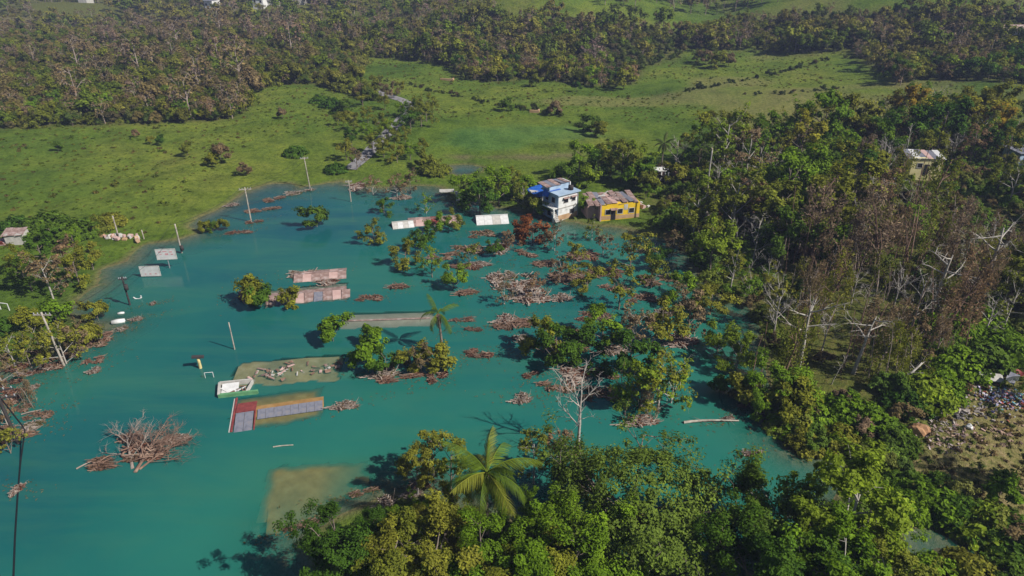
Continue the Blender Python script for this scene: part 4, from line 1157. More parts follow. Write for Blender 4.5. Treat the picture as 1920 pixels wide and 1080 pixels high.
# cream house in the wood
p = ground(1722, 332) + [0, 0, .8]
h = thing('house', 'cream walled house with pale sheet roof inside the wood', 'house', p, R(-8))
part('wall', bx((0, 0, 1.3), (5.2, 4.0, 4.2)), 'cream', h)
window(h, (-1.2, -2.0, 2.0), .9, .9, '-y'); window(h, (1.3, -2.0, 2.0), .9, .9, '-y')
part('door', bx((.1, -2.03, 1.3), (.8, .05, 1.9)), 'dark', h)
sheets(h, (-.2, .1, 3.55), 6.4, 4.6, 6, 'rust', 0, .1, .03, mats=['greysheet', 'sign', 'greysheet', 'pinkw'])
p = ground(1690, 340)
q = thing('roof_panel', 'grey roof panel torn off and lying beside the cream house', 'panel', p, R(-30))
sheets(q, (0, 0, .5), 2.6, 1.2, 3, 'greysheet', 0, .3, .02, name='sheet')
p = ground(1655, 318)
q = thing('rubble_pile', 'pale broken masonry in front of the trees near the cream house', 'rubble', p)
for k in range(9): part('block', bx((rng.normal() * .9, rng.normal() * .6, .2 + .1 * rng.random()), tuple(rng.uniform(.25, .8, 3)), rz=rng.uniform(0, 3), rx=rng.normal() * .3), 'pinkw', q)
p = ground(1912, 305)
h = thing('house', 'grey-roofed house deep in shade among the bank trees', 'house', p, R(10))
part('wall', bx((0, 0, 1.2), (5, 4, 2.8)), 'bluew', h); window(h, (-1, -2, 1.4), .9, .9, '-y')
sheets(h, (0, 0, 2.75), 5.8, 4.8, 5, 'greysheet', 0, .08, .03)
p = ground(1898, 78)
h = thing('house', 'white hill house with long reddish roof above the pasture', 'house', p, R(4))
part('wall', bx((0, 0, 1.6), (11, 6, 4.4)), 'white', h)
for wx in (-4, -1.5, 1.5, 4): window(h, (wx, -3, 1.9), 1.2, 1.2, '-y')
rf = MB().add([(-6, -3.8, 3.7), (6, -3.8, 3.7), (6, 0, 5.4), (-6, 0, 5.4), (-6, 3.8, 3.7), (6, 3.8, 3.7)], [(0, 1, 2, 3), (3, 2, 5, 4), (0, 3, 4, 4), (1, 5, 2, 2)])
part('roof', rf, 'rust', h)
# far houses on the hills
far_h = [(162, 4, 5, 'conc', 'rust', 'lone white house on the far hill'), (490, 12, 6, 'white', 'greysheet', 'white house at the foot of the far hill'), (518, 6, 6, 'conc', 'rust', 'far white house with a brown roof on the hillside'), (560, 4, 8, 'conc', 'rust', 'long far house with a reddish roof'), (600, 3, 8, 'pinkw', 'rust', 'pink far house on the hillside village edge'), (400, 18, 5, 'white', 'greysheet', 'small far house with grey roof in the forest')]
for u, v, wd, wm, rm, lab in far_h:
    p = ground(u, v)
    h = thing('far_house', lab, 'house', p, R(rng.uniform(-20, 20)), 'houses on the far hills')
    part('wall', bx((0, 0, 1.6), (wd, 7, 6.8)), wm, h)
    part('roof', MB().add([(-wd * .55, -4.2, 4.9), (wd * .55, -4.2, 4.9), (wd * .55, 0, 7), (-wd * .55, 0, 7), (-wd * .55, 4.2, 4.9), (wd * .55, 4.2, 4.9)], [(0, 1, 2, 3), (3, 2, 5, 4), (0, 3, 4, 4), (1, 5, 2, 2)]), rm, h)
    for wx in (-.28, .28): window(h, (wx * wd, -3.5, 2.8), 1.2, 1.3, '-y')
for u, v, wd, lab in [(1330, 88, 3, 'low white wall stub at the wood edge'), (1372, 85, 4, 'pair of low white walls at the wood edge'), (838, 151, 4.5, 'pale stone trough at the pasture corner'), (1002, 211, 2.6, 'white stone outcrop beside the pasture hedge')]:
    p = ground(u, v)
    h = thing('ruined_wall', lab, 'wall', p, R(rng.uniform(-15, 15)))
    part('wall', bx((0, 0, .2), (wd, .5, .9)), 'silt2', h); part('return_wall', bx((wd * .4, .9, .3), (.4, 1.6, .7)), 'silt2', h)
# hut and shelter on the flooded lane
p = at(864, 378)
h = thing('hut', 'small white hut half sunk beside the dark tree', 'hut', p, R(10))
part('wall', bx((0, 0, .6), (1.6, 1.5, 2.2)), 'white', h); part('roof', bx((0, 0, 1.75), (2.0, 1.9, .12)), 'conc', h); window(h, (0, -.75, .9), .5, .5, '-y')
p = at(838, 366)
h = thing('shelter', 'flat pale roof of a flooded shelter behind the white hut', 'shelter', p, R(5))
part('roof', bx((0, 0, .9), (2.8, 1.6, .12)), 'conc', h)
for dx in (-1.2, 1.2): part('post', bx((dx, 0, .2), (.12, .12, 1.4)), 'wood', h)

# ------------------------------------------------------------------ sunken roofs
def local(c, a): return dict(loc=(c[0], c[1], 0), rz=a)
h = thing('sunken_house', 'long sunken house with grey and red sheets along its ridge', 'house', (c1[0], c1[1], 0), a1)
hl, hw = l1 / 2, w1 / 2
for s, nm in ((-1, 'roof_slope'), (1, 'roof_slope')):
    part(nm, MB().add([(-hl, 0, .1), (hl, 0, .1), (hl, s * hw, -.2), (-hl, s * hw, -.2)], [(0, 1, 2, 3) if s > 0 else (0, 3, 2, 1)]).box((0, s * hw * .97, -1.25), (2 * hl * .97, .15, 2.0)), 'silt', h)
part('end_wall', bx((-hl - .1, 0, -1.25), (.14, 2 * hw, 2.55)), 'conc', h)
part('verge', bx((-hl + .12, 0, -.02), (.2, 2 * hw * 1.0, .28)), 'redsheet', h)
n = 8
for k in range(n):
    w_ = (2 * hl - 2.6) / n
    o = part('roof_sheet', bx((0, 0, 0), (w_ * .97, 1.5, .05)), 'greysheet', h)
    o.location = (-hl + 2.5 + w_ * (k + .5), -.72 - .01 * k, .13 + .006 * (k % 2)); o.rotation_euler = (R(6), 0, rng.normal() * .01)
for k in range(2):
    o = part('roof_sheet', bx((0, 0, 0), (.86, 2.9, .05)), 'greysheet', h)
    o.location = (-hl + .78 + .9 * k, -1.6, .12); o.rotation_euler = (R(5), 0, 0)
o = part('red_sheet', bx((0, 0, 0), (2.0, 1.9, .05)), 'redsheet', h); o.location = (-hl + 1.3, .95, .09); o.rotation_euler = (R(-6), 0, 0)
o = part('red_edge', bx((0, 0, 0), (.12, 3.0, .1)), 'redsheet', h); o.location = (-hl + 2.3, -1.6, .15); o.rotation_euler = (R(5), 0, 0)

A = at(404, 746); B = at(480, 738)
ang = math.atan2(B[1] - A[1], B[0] - A[0]); ln = float(np.linalg.norm(B - A))
h = thing('roofless_shell', 'roofless shell with green front beam and white walls awash', 'building', (A + B) / 2, ang)
part('front_beam', bx((.3, 0, .18), (ln * .98, .3, .5)), 'greenw', h)
part('back_wall', bx((-.35, 2.2, .1), (ln * .78, .18, .9)), 'conc', h)
part('side_wall', bx((-ln / 2 + .25, 1.1, .1), (.25, 2.3, .8), rz=R(8)), 'conc', h)
part('side_wall', bx((ln / 2 - .8, 1.1, .05), (.18, 2.2, .7), rz=R(-10)), 'conc', h)
o = part('fallen_roof_panel', bx((0, 0, 0), (ln * .42, 1.5, .06)), 'sign', h); o.location = (-.75, 1.25, .22); o.rotation_euler = (R(14), 0, R(2))
for k in range(22):
    o = part('broken_board', bx((0, 0, 0), (rng.uniform(.4, 1.1), .12, .08)), 'twig' if k % 3 else 'sign', h)
    o.location = (rng.uniform(-1.6, 1.5), rng.uniform(.25, 2.0), .03 + .22 * rng.random()); o.rotation_euler = (0, rng.normal() * .15, rng.uniform(0, 3))
p = at(393, 708)
q = thing('pipe_frame', 'thin white pipe frame standing out of the flood', 'frame', p, R(10))
fr = MB()
for dx in (-.45, .45): fr.tube(np.array([(dx, 0, -1), (dx, 0, .7)]), .035, 5)
part('upright', fr, 'sign', q); part('rail', MB().tube(np.array([(-.45, 0, .7), (.45, 0, .7)]), .035, 5), 'sign', q)

h = thing('sunken_slab', 'brown silted roof slab just under the surface strewn with wreckage', 'roof', (c3[0], c3[1], 0), a3)
hl = l3 / 2
xg = np.linspace(-hl, hl, 40)
V = [(x, y, -.16 + .06 * math.sin(x)) for y in (-2.6, 2.6) for x in xg]
i = np.arange(39)
part('slab', MB().add(V, np.stack([i, i + 1, i + 41, i + 40], -1)), 'silt2', h)
for k in range(46):
    cx = rng.normal() * 1.8 - 1.5 if k < 30 else rng.uniform(1, hl)
    o = part('wreckage', bx((0, 0, 0), (rng.uniform(.3, 1.3), rng.uniform(.1, .45), .08)), ['rust', 'twig', 'twig', 'conc', 'pinkw'][k % 5], h)
    o.location = (cx, rng.normal() * .7, -.08 + .16 * rng.random()); o.rotation_euler = (rng.normal() * .2, rng.normal() * .25, rng.uniform(0, 3))

h = thing('sunken_roof', 'stepped brown roof lying under shallow murky water', 'roof', (c4[0], c4[1], 0), a4)
hl = l4 / 2
def slab(cc, aa, hl_, hw_, f, root, name, mat):
    xg = np.linspace(-hl_, hl_, 24); V = []
    for v_ in (-hw_, 0, hw_):
        for u_ in xg:
            z_ = float(f(np.array(u_), np.array(v_)))
            V.append((u_, v_, z_))
    i = np.arange(23)
    Ft = np.vstack([np.stack([i, i + 1, i + 25, i + 24], -1), np.stack([i + 24, i + 25, i + 49, i + 48], -1)])
    V = np.array(V); ca, sa = math.cos(aa), math.sin(aa)
    Wd = np.column_stack([cc[0] + V[:, 0] * ca - V[:, 1] * sa, cc[1] + V[:, 0] * sa + V[:, 1] * ca, V[:, 2]])
    inv = np.array(root.matrix_basis.inverted())
    Lc = np.c_[Wd, np.ones(len(Wd))] @ inv.T
    part(name, MB().add(Lc[:, :3], Ft), mat, root)
slab(c4, a4, *SUBM[2][2:5], h, 'roof_slope', 'silt')
slab(c4b, a4b, *SUBM[3][2:5], h, 'porch_slab', 'silt')
for k in range(4):
    o = part('silt_bar', bx((0, 0, 0), (.5, 1.6 + .6 * k, .03)), 'silt2', h); o.location = (-hl * .75 + k * 1.6, rng.normal() * .6, -.36 - .06 * k); o.rotation_euler = (R(2), 0, R(20 + 9 * k))

h = thing('sunken_roof', 'long grey roof awash with bushes and branches on it', 'roof', (c5[0], c5[1], 0), a5)
slab(c5, a5, *SUBM[4][2:5], h, 'roof_slope', 'rust')
for k in range(9):
    o = part('roof_sheet', bx((0, 0, 0), (1.15, 2.4, .05)), ['rust', 'greysheet', 'rust', 'pinkw'][k % 4], h); o.location = (-l5 / 2 + .7 + 1.25 * k, -1.2, .1); o.rotation_euler = (R(7), rng.normal() * .03, rng.normal() * .03)
h = thing('sunken_roof', 'pink-brown roof awash beside the battered palm', 'roof', (c6[0], c6[1], 0), a6)
slab(c6, a6, *SUBM[5][2:5], h, 'roof_slope', 'pinkw')
part('ridge_cap', bx((0, 0, .0), (l6 * .9, .3, .06)), 'rust', h)
def roof_afloat(u0, v0, u1, v1, W, rise, mats, label):
    c, a, l = frame((u0, v0), (u1, v1))
    h = thing('house_roof', label, 'roof', (c[0], c[1], 0), a)
    hw = W / 2
    n = max(4, int(l / 1.2)); w_ = l / n
    for s in (-1, 1):
        for k in range(n):
            sl = math.atan2(rise, hw)
            o = part('roof_sheet', bx((0, 0, 0), (w_ * .98, hw / math.cos(sl), .05)), mats[k % len(mats)], h)
            o.location = (-l / 2 + w_ * (k + .5), s * hw / 2, rise / 2 - .02 + .006 * (k % 2)); o.rotation_euler = (-s * sl, 0, rng.normal() * .008)
    part('ridge_cap', bx((0, 0, rise + .02), (l, .3, .07)), mats[0], h)
    for s in (-1, 1):
        part('gable', MB().add([(s * l / 2 * .98, -hw, -.3), (s * l / 2 * .98, hw, -.3), (s * l / 2 * .98, 0, rise - .03)], [(0, 1, 2, 2)]), 'conc', h)
    return h
roof_afloat(892, 414, 952, 411, 4.2, .9, ['sign', 'sign', 'conc'], 'pale sheet roof of a flooded house below the dark trees')
roof_afloat(765, 417, 865, 411, 4.2, .5, ['rust', 'pinkw', 'rust', 'redsheet'], 'low rusted red roof among flooded trees')
roof_afloat(552, 520, 650, 512, 3.6, .45, ['rust', 'pinkw', 'rust'], 'rusty brown roof beyond the long grey roof')
roof_afloat(735, 424, 775, 420, 3.0, .7, ['conc', 'sign'], 'small grey roof beside the far dark tree')

# ------------------------------------------------------------------ poles, signs
def pole(u, v, H, label, arms=1, lean=(0, 0), r=.13, mat='wood', transformer=False, armdir=.2, cat='utility pole', arm_len=2.0, z=None):
    p = ground(u, v) if z is None else at(u, v, z)
    q = thing('utility_pole', label, cat, p, 0)
    t = np.linspace(0, 1, 6)
    part('pole', MB().tube(np.column_stack([lean[0] * t, lean[1] * t, -2 + (H + 2) * t]), r * (1.15 - .35 * t), 8), mat, q, True)
    top = np.array([lean[0], lean[1], H])
    for k in range(arms):
        zt = top - [0, 0, .35 + .9 * k]
        d = np.array([math.cos(armdir), math.sin(armdir), 0]) * arm_len / 2
        part('crossarm', MB().box(tuple(zt), (arm_len, .12, .14), rz=armdir), mat, q)
        for e in (-.9, -.45, .45, .9):
            b = zt + d * e
            part('insulator', MB().tube(np.array([b + [0, 0, .06], b + [0, 0, .16], b + [0, 0, .3]]), [.05, .07, .04], 6), 'metal', q, True)
    if transformer:
        zt = np.array([lean[0] + .28, lean[1] - .2, transformer])
        part('transformer', MB().tube(np.array([zt, zt + [0, 0, .05], zt + [0, 0, .8], zt + [0, 0, .85]]), [.05, .27, .27, .05], 10), 'darkwood', q, True)
    return q
pole(471, 416, 6.3, 'grey utility pole with crossarm standing at the far edge of the flood')
pole(582, 352, 6.2, 'thin leaning utility pole where the flood meets the pasture', lean=(-.5, .3), r=.11, arm_len=1.5)
pole(341, 474, 4.9, 'utility pole with dark transformer beside the far white sign', transformer=.5, arms=0)
pole(244, 572, 4.3, 'dark pole with a transformer near the lower white sign', transformer=2.4, arms=1, mat='darkwood', arm_len=1.0)
pole(122, 686, 7.2, 'tall grey utility pole rising from the reedy tree on the spit', lean=(-.5, 0), arm_len=2.0, armdir=0)
pole(440, 655, 3.8, 'thin faded pole alone in the open flood', arms=0, r=.08)
pole(36, 832, 6.6, 'dark utility pole with two crossarms among drifting branches', arms=2, mat='darkwood', r=.16, armdir=.3, arm_len=3.0, lean=(-.3, .2))
pole(222, 443, 3.6, 'short grey post beside the shore rubble', arms=0, r=.12)
pole(658, 378, 4.2, 'pale pole standing in the far flood near bare bushes', arms=1, r=.11, arm_len=1.2)
pole(270, 448, 1.6, 'stub post at the waterline by the rubble', arms=0, r=.1)
q = pole(376, 690, 1.5, 'short yellow stub post with dark cap in the open flood', arms=0, mat='yellowpost', r=.2, cat='post')
part('cap', MB().box((0, 0, 1.55), (1.3, .5, .16), rz=.3, ry=.15), 'darkwood', q)
p = ground(36, 832)
cb = MB(); t = np.linspace(0, 1, 20)
E = at(22, 1120, .1)
P0 = np.array([p[0] - .3, p[1] + .2, 6.2])
cable_o = thing('power_cable', 'black cable hanging from the dark pole into the flood', 'cable', (P0[0], P0[1], P0[2]))
P1 = np.array([at(47, 805, 1.2), at(38, 870, .06), at(33, 930, .05), at(28, 1010, .05), at(24, 1120, .05)])
pts = np.vstack([P0[None], P1])
u_ = np.linspace(0, len(pts) - 1, 40); k_ = np.clip(u_.astype(int), 0, len(pts) - 2); f_ = (u_ - k_)[:, None]
part('strand', MB().tube(pts[k_] * (1 - f_) + pts[k_ + 1] * f_ - P0, .07, 5), 'black', cable_o)

def wire(A, B, sag, label):
    t = np.linspace(0, 1, 16)[:, None]
    q = thing('power_line', label, 'power line', tuple(A), 0, 'power lines along the flooded road')
    for k, off in enumerate((-.7, .7)):
        P = (B - A) * t + np.array([off, 0, 0]) - np.array([0, 0, 1]) * sag * 4 * t * (1 - t)
        part('wire', MB().tube(P, .022, 4), 'black', q)
PT = [ground(122, 686) + [-.5, 0, 6.9], ground(244, 572) + [0, 0, 4.1], ground(341, 474) + [0, 0, 4.8], ground(471, 416) + [0, 0, 6.2], ground(582, 352) + [-.5, .3, 6.0]]
for k, (n0, n1) in enumerate((('reedy tree pole', 'dark transformer pole'), ('dark transformer pole', 'pole beside the far sign'), ('pole beside the far sign', 'pole at the flood edge'), ('pole at the flood edge', 'leaning pasture pole'))):
    wire(PT[k], PT[k + 1], .9, 'thin wires from the %s to the %s' % (n0, n1))
def sign(u, v, wd, ht, lift, rz, label, posts, print_):
    p = at(u, v)
    q = thing('sign_board', label, 'sign', p, rz)
    part('board', bx((0, 0, lift + ht / 2), (wd, .08, ht)), 'sign', q)
    for x in posts: part('post', MB().tube(np.array([(x, .08, -2), (x, .08, lift + ht * .8)]), .07, 6), 'metal', q)
    part('print', print_, 'pink_print', q)
    fr = MB()
    for s in (-1, 1): fr.box((s * wd / 2, 0, lift + ht / 2), (.08, .12, ht + .08))
    for z in (lift, lift + ht): fr.box((0, .003, z), (wd, .12, .08))
    part('frame', fr, 'conc', q)
pr = MB()
for x, z, w_, h_ in [(-.8, 2.75, .5, .16), (-.1, 2.8, .6, .14), (.75, 2.7, .4, .2), (.1, 2.35, .45, .3), (.85, 2.3, .35, .18), (-.75, 2.35, .3, .12)]: pr.box((x, -.046, z), (w_, .012, h_))
sign(318, 503, 2.8, 1.65, 1.5, R(6), 'far white sign board on a single post with faint pink print', [0], pr)
pr = MB()
for x, w_ in ((-.7, .22), (0, .3), (.75, .25)): pr.box((x, -.046, .5), (w_, .012, .16))
sign(284, 519, 2.75, 1.55, .15, R(4), 'lower white sign board almost touching the flood with its reflection', [-.9, .9], pr)
p = at(258, 560)
q = thing('basin', 'white curved fitting floating near the dark pole', 'basin', p)
an = np.linspace(.3, 2.8, 9)
part('rim', MB().tube(np.column_stack([-.55 * np.cos(an), np.zeros(9), .35 - .4 * np.sin(an)]), .09, 6), 'sign', q, True)
part('stub', bx((.55, 0, .3), (.12, .12, .4)), 'sign', q)
for u, v, s, lab in [(222, 604, .8, 'large white plastic drum adrift off the spit'), (227, 588, .4, 'small white drum adrift beyond the larger one')]:
    p = at(u, v)
    q = thing('drum', lab, 'drum', p, R(20))
    part('body', MB().tube(np.array([(-s, 0, .05), (-s * .95, 0, .05), (0, 0, .08), (s * .95, 0, .05), (s, 0, .05)]), [.05, s * .4, s * .44, s * .4, .05], 10), 'sign', q, True)
    part('lid', MB().tube(np.array([(s, 0, .05), (s + .06, 0, .05)]), s * .16, 8), 'metal', q)
# white rail and shore ruins
A = ground(-30, 576); B = ground(18, 582)
q = thing('rail_fence', 'short white rail fence on the grass by the shore thicket', 'fence', A)
d = B - A
part('rail', MB().tube(np.array([[0, 0, 1.0], d + [0, 0, 1.0]]), .06, 6), 'sign', q)
for f in (0, .33, .66, 1.0): part('post', MB().tube(np.array([d * f + [0, 0, -.2], d * f + [0, 0, 1.0]]), .06, 6), 'sign', q)
p = ground(18, 455)
h = thing('broken_shed', 'collapsed grey shed with a red panel at the field corner', 'shed', p, R(8))
part('wall', bx((1.4, 0, .8), (2.6, 2.2, 1.8)), 'conc', h); part('fallen_wall', bx((-1.6, -.4, .35), (3.2, 1.8, .25), rx=.25), 'pinkw', h)
part('red_panel', bx((-.7, -1.3, .5), (1.0, .1, .7), rx=.3), 'redsheet', h)
sheets(h, (1.2, 0, 1.8), 3.2, 2.6, 3, 'rust', 0, .12, .06)
for u, v, n, lab in [(212, 446, 14, 'pale broken masonry heap on the shore by the short post'), (245, 448, 12, 'scattered pale blocks along the shore beyond the masonry heap'), (1195, 386, 12, 'white masonry rubble at the end of the yellow building')]:
    p = ground(u, v); q = thing('rubble_pile', lab, 'rubble', p)
    for k in range(n): part('block', bx((rng.normal() * 1.3, rng.normal() * .5, .15 + .2 * rng.random()), tuple(rng.uniform(.25, .75, 3)), rz=rng.uniform(0, 3), rx=rng.normal() * .3), ['conc', 'pinkw', 'silt2'][k % 3], q)

# ------------------------------------------------------------------ floating debris
RAFT = []
for k in range(9):
    tw = MB(); lf = MB()
    lobes = [(rng.uniform(-1.5, 1.5), rng.normal() * .35, rng.uniform(.35, .85), rng.uniform(.2, .55)) for _ in range(rng.integers(3, 6))]
    main = rng.normal() * .25
    for j in range(150):
        lx, ly, la, lb = lobes[rng.integers(len(lobes))]
        r = rng.random() ** .6; a = rng.uniform(0, 6.28)
        o = np.array([lx + r * math.cos(a) * la, ly + r * math.sin(a) * lb, .02 + .5 * (1 - r) * rng.random()])
        th = main + rng.normal() * (.35 if j % 3 else 1.0); L = rng.uniform(.3, 1.1) if j % 9 else rng.uniform(1.2, 2.2)
        d = np.array([math.cos(th), math.sin(th) * .7, rng.normal() * .14 + (.25 if j % 7 == 0 else 0)])
        P = o + d * L * np.linspace(-.5, .5, 4)[:, None] + rng.normal(size=(4, 3)) * .06
        tw.tube(P, np.array([1, .85, .6, .25]) * rng.choice([.02, .03, .045]) * (1.6 if j % 9 == 0 else 1), 3, cap=False)
    n = 300
    li = rng.integers(0, len(lobes), n); LB = np.array(lobes)
    r = rng.random(n) ** .55; a = rng.uniform(0, 6.28, n)
    p = np.column_stack([LB[li, 0] + r * np.cos(a) * LB[li, 2] * 1.1, LB[li, 1] + r * np.sin(a) * LB[li, 3] * 1.1, .03 + .4 * (1 - r) * rng.random(n)])
    lf.leaves(p, rng.normal(size=(n, 3)) * .6 + [0, 0, 1], .3 * rng.uniform(.6, 1.4, n), .16, np.clip(.5 + rng.normal(size=n) * .25, 0, 1))
    for j in range(rng.integers(2, 6)):
        lx, ly, la, lb = lobes[rng.integers(len(lobes))]
        tw.box((lx + rng.normal() * la * .5, ly + rng.normal() * lb * .5, .15 + .15 * rng.random()), (rng.uniform(.5, 1.3), .14, .04), rz=rng.uniform(0, 3), ry=rng.normal() * .1)
    RAFT.append((tw.mesh('raft_branches', 'twig' if k % 3 else 'grey_twig', True), lf.mesh('raft_leaves', 'leaf')))
RC = [(.17, .075, .05), (.2, .1, .065), (.15, .09, .06), (.2, .13, .085), (.13, .11, .045)]
def raft(u, v, wpx, hpx, ang, label=None, group='rafts of broken branches adrift on the flood', zs=1.0):
    p = at(u, v)
    sx = cross((u - wpx / 2, v), (u + wpx / 2, v)) / 4.2; sy = cross((u, v - hpx / 2), (u, v + hpx / 2)) / 2.2
    q = thing('debris_raft', label or 'raft of broken reddish brown branches adrift on the flood', 'debris', (p[0], p[1], .0), R(ang), group, (sx, sy, zs))
    a, b = RAFT[rng.integers(len(RAFT))]
    link('branches', a, q); link('dead_leaves', b, q, col=pick(RC))
def near_label(x, y):
    best = None
    for o in bpy.data.objects:
        if o.parent is None and 'label' in o and 'group' not in o and o.name.split('.')[0] != 'debris_raft':
            d_ = (o.location.x - x) ** 2 + (o.location.y - y) ** 2
            if (best is None or d_ < best[0]) and len(o['label'].split()) <= 11: best = (d_, o['label'])
    return best[1]
RUSED = set()
for u, v, wp, hp, ag in [(180, 675, 45, 14, 10), (180, 697, 36, 14, 5), (190, 632, 60, 22, 20), (165, 650, 70, 16, 25), (222, 618, 40, 8, 10), (40, 672, 90, 20, 8), (20, 722, 50, 14, 5), (60, 727, 30, 10, 5), (20, 750, 60, 18, 5), (45, 765, 40, 16, 0), (30, 808, 90, 24, 5),
        (28, 918, 34, 26, 0), (10, 700, 90, 26, 5), (60, 700, 70, 14, 10), (10, 740, 70, 22, -5), (50, 800, 70, 24, 10), (70, 780, 60, 14, 5), (15, 830, 60, 22, 0), (90, 690, 60, 16, 20), (120, 668, 80, 14, 20), (285, 570, 16, 6, 0), (260, 600, 36, 8, 0), (900, 670, 60, 22, -30), (885, 665, 40, 10, -15), (825, 712, 50, 28, 8), (985, 750, 62, 26, 5), (1000, 705, 40, 12, 20), (1060, 700, 110, 46, -10), (1040, 725, 80, 26, 5),
        (955, 600, 70, 22, 10), (965, 635, 60, 16, 0), (935, 612, 60, 18, -10), (920, 525, 60, 40, 10), (965, 520, 60, 24, -20), (925, 465, 70, 26, 5), (905, 497, 90, 10, -5), (985, 475, 50, 14, -10), (900, 440, 60, 14, 10),
        (1440, 778, 50, 22, 10), (1360, 786, 40, 10, 5), (1405, 760, 60, 14, -10), (1130, 700, 60, 22, 0), (1215, 792, 120, 26, 5), (1410, 852, 44, 16, -5), (570, 985, 60, 18, 20), (540, 994, 22, 8, 0), (690, 925, 70, 14, 15),
        (445, 437, 60, 5, 8), (520, 375, 50, 10, 25), (560, 362, 60, 10, 20), (500, 395, 80, 8, 15), (660, 350, 60, 18, 0), (690, 340, 60, 12, 10), (760, 372, 60, 10, 0), (455, 555, 40, 34, 20), (565, 515, 60, 18, 5), (600, 530, 80, 14, 5), (870, 600, 60, 8, 0), (880, 618, 50, 8, -10),
        (1010, 495, 60, 18, 0), (960, 540, 130, 40, 8), (1010, 560, 120, 36, -6), (1050, 520, 110, 34, 10), (1080, 480, 90, 26, 0), (1120, 510, 100, 28, -8), (870, 470, 80, 20, 5), (830, 480, 60, 16, -5), (890, 550, 80, 18, 12), (1000, 610, 110, 32, 0), (1050, 650, 120, 36, 6), (1250, 530, 100, 28, 0), (1290, 640, 110, 34, 10), (1120, 740, 90, 30, -5), (860, 500, 90, 14, -8), (760, 540, 70, 16, 0), (1060, 560, 70, 18, 10), (1110, 595, 80, 20, -5), (1080, 620, 60, 16, 0), (1150, 540, 60, 16, 10), (1200, 560, 70, 18, 0), (1250, 590, 70, 20, 0), (1220, 470, 60, 14, 5), (1160, 660, 90, 24, 0), (760, 712, 110, 18, 8), (690, 560, 60, 12, 0), (850, 412, 30, 6, 0), (440, 385, 40, 6, 20), (480, 418, 40, 6, 10)]:
    p_ = at(u, v); nl_ = near_label(p_[0], p_[1])
    for wd_ in (['long'] if wp > 4 * hp else []) + (['small'] if wp < 45 else ['wide'] if wp > 75 else []) + ['brown', 'loose', 'ragged', 'thin']:
        lb_ = wd_ + ' branch raft beside the ' + nl_
        if lb_ not in RUSED: break
    RUSED.add(lb_)
    raft(u, v, wp, hp, ag, lb_)
raft(655, 763, 92, 20, 3, 'bundle of tan branches drifting off the end of the sunken long house')
raft(780, 925, 60, 34, 10, 'pinkish heap of cut branches on the near shore'); raft(730, 945, 70, 28, 15, 'pinkish branch heap beside the dark trees of the near shore', zs=1.4)
raft(800, 915, 60, 30, -10, 'red-brown branch heap under the fine-twigged tree', zs=1.3)
raft(730, 702, 100, 26, 8, 'tan silt and branch spit of the islet below the bushes')

# leaves and scum drifting in lines between the rafts
rf_ = [o for o in bpy.data.objects if o.name.split('.')[0] == 'debris_raft']
Pp = []
for o in rf_:
    n = 55
    a = .5 + rng.normal() * .3
    u_ = rng.normal(size=n) * (1.2 + 1.6 * o.scale.x); v_ = rng.normal(size=n) * (.25 + .5 * o.scale.y)
    Pp.append(np.column_stack([o.location.x + u_ * math.cos(a) - v_ * math.sin(a), o.location.y + u_ * math.sin(a) + v_ * math.cos(a), np.full(n, .012) + rng.random(n) * .01]))
Pp = np.vstack(Pp)
Pp = Pp[height(Pp[:, 0], Pp[:, 1]) < -.1]
fl = MB().leaves(Pp, rng.normal(size=Pp.shape) * .06 + [0, 0, 1], .26 * rng.uniform(.4, 1.5, len(Pp)), .13, np.clip(.5 + rng.normal(size=len(Pp)) * .25, 0, 1))
tag(link('floating_leaves', fl.mesh('floating_leaves', 'leaf'), col=(.15, .11, .05)), 'loose brown leaves and scum drifting around the branch rafts', 'leaf litter', kind='stuff')

# big fallen tree in open water
p = at(255, 880)
q = thing('fallen_tree', 'big uprooted bare tree lying fanned out in the open flood', 'tree', (p[0], p[1], 0))
wd, tips = skeleton(5.6, 3.2, .15, 12, .2, 8, 5, .55, k=5, thin=1.3, root=-.3)
ob = part('limbs', wd, 'twig', q, True); ob.rotation_euler = (R(-80), R(8), 0); ob.location = (.2, -.2, .1); ob.scale = (1.0, .38, .9)
wd, tips = skeleton(6.4, 3.0, .15, 11, .2, 7, 5, .5, k=4, thin=1.2, root=-.5)
ob = part('limbs', wd, 'grey_twig', q, True); ob.rotation_euler = (R(-82), R(-14), .5); ob.location = (-.6, .4, .05); ob.scale = (1.0, .34, .9)
wd, tips = skeleton(5.0, 3.0, .12, 11, .2, 7, 5, .5, k=4, thin=1.2, root=-.3)
ob = part('limbs', wd, 'twig', q, True); ob.rotation_euler = (R(-80), R(10), -.6); ob.location = (.5, .2, .05); ob.scale = (1.0, .34, .9)
raft(240, 870, 150, 30, 8, 'brown branch mat under the big uprooted tree', zs=1.3)
raft(265, 835, 120, 50, 0, 'tangle of twigs caught behind the big uprooted tree', zs=1.5)
raft(340, 825, 100, 18, 12, 'yellowish branch tail trailing from the big uprooted tree')
raft(310, 832, 60, 16, 18, 'leafy green-brown bough beside the big uprooted tree')

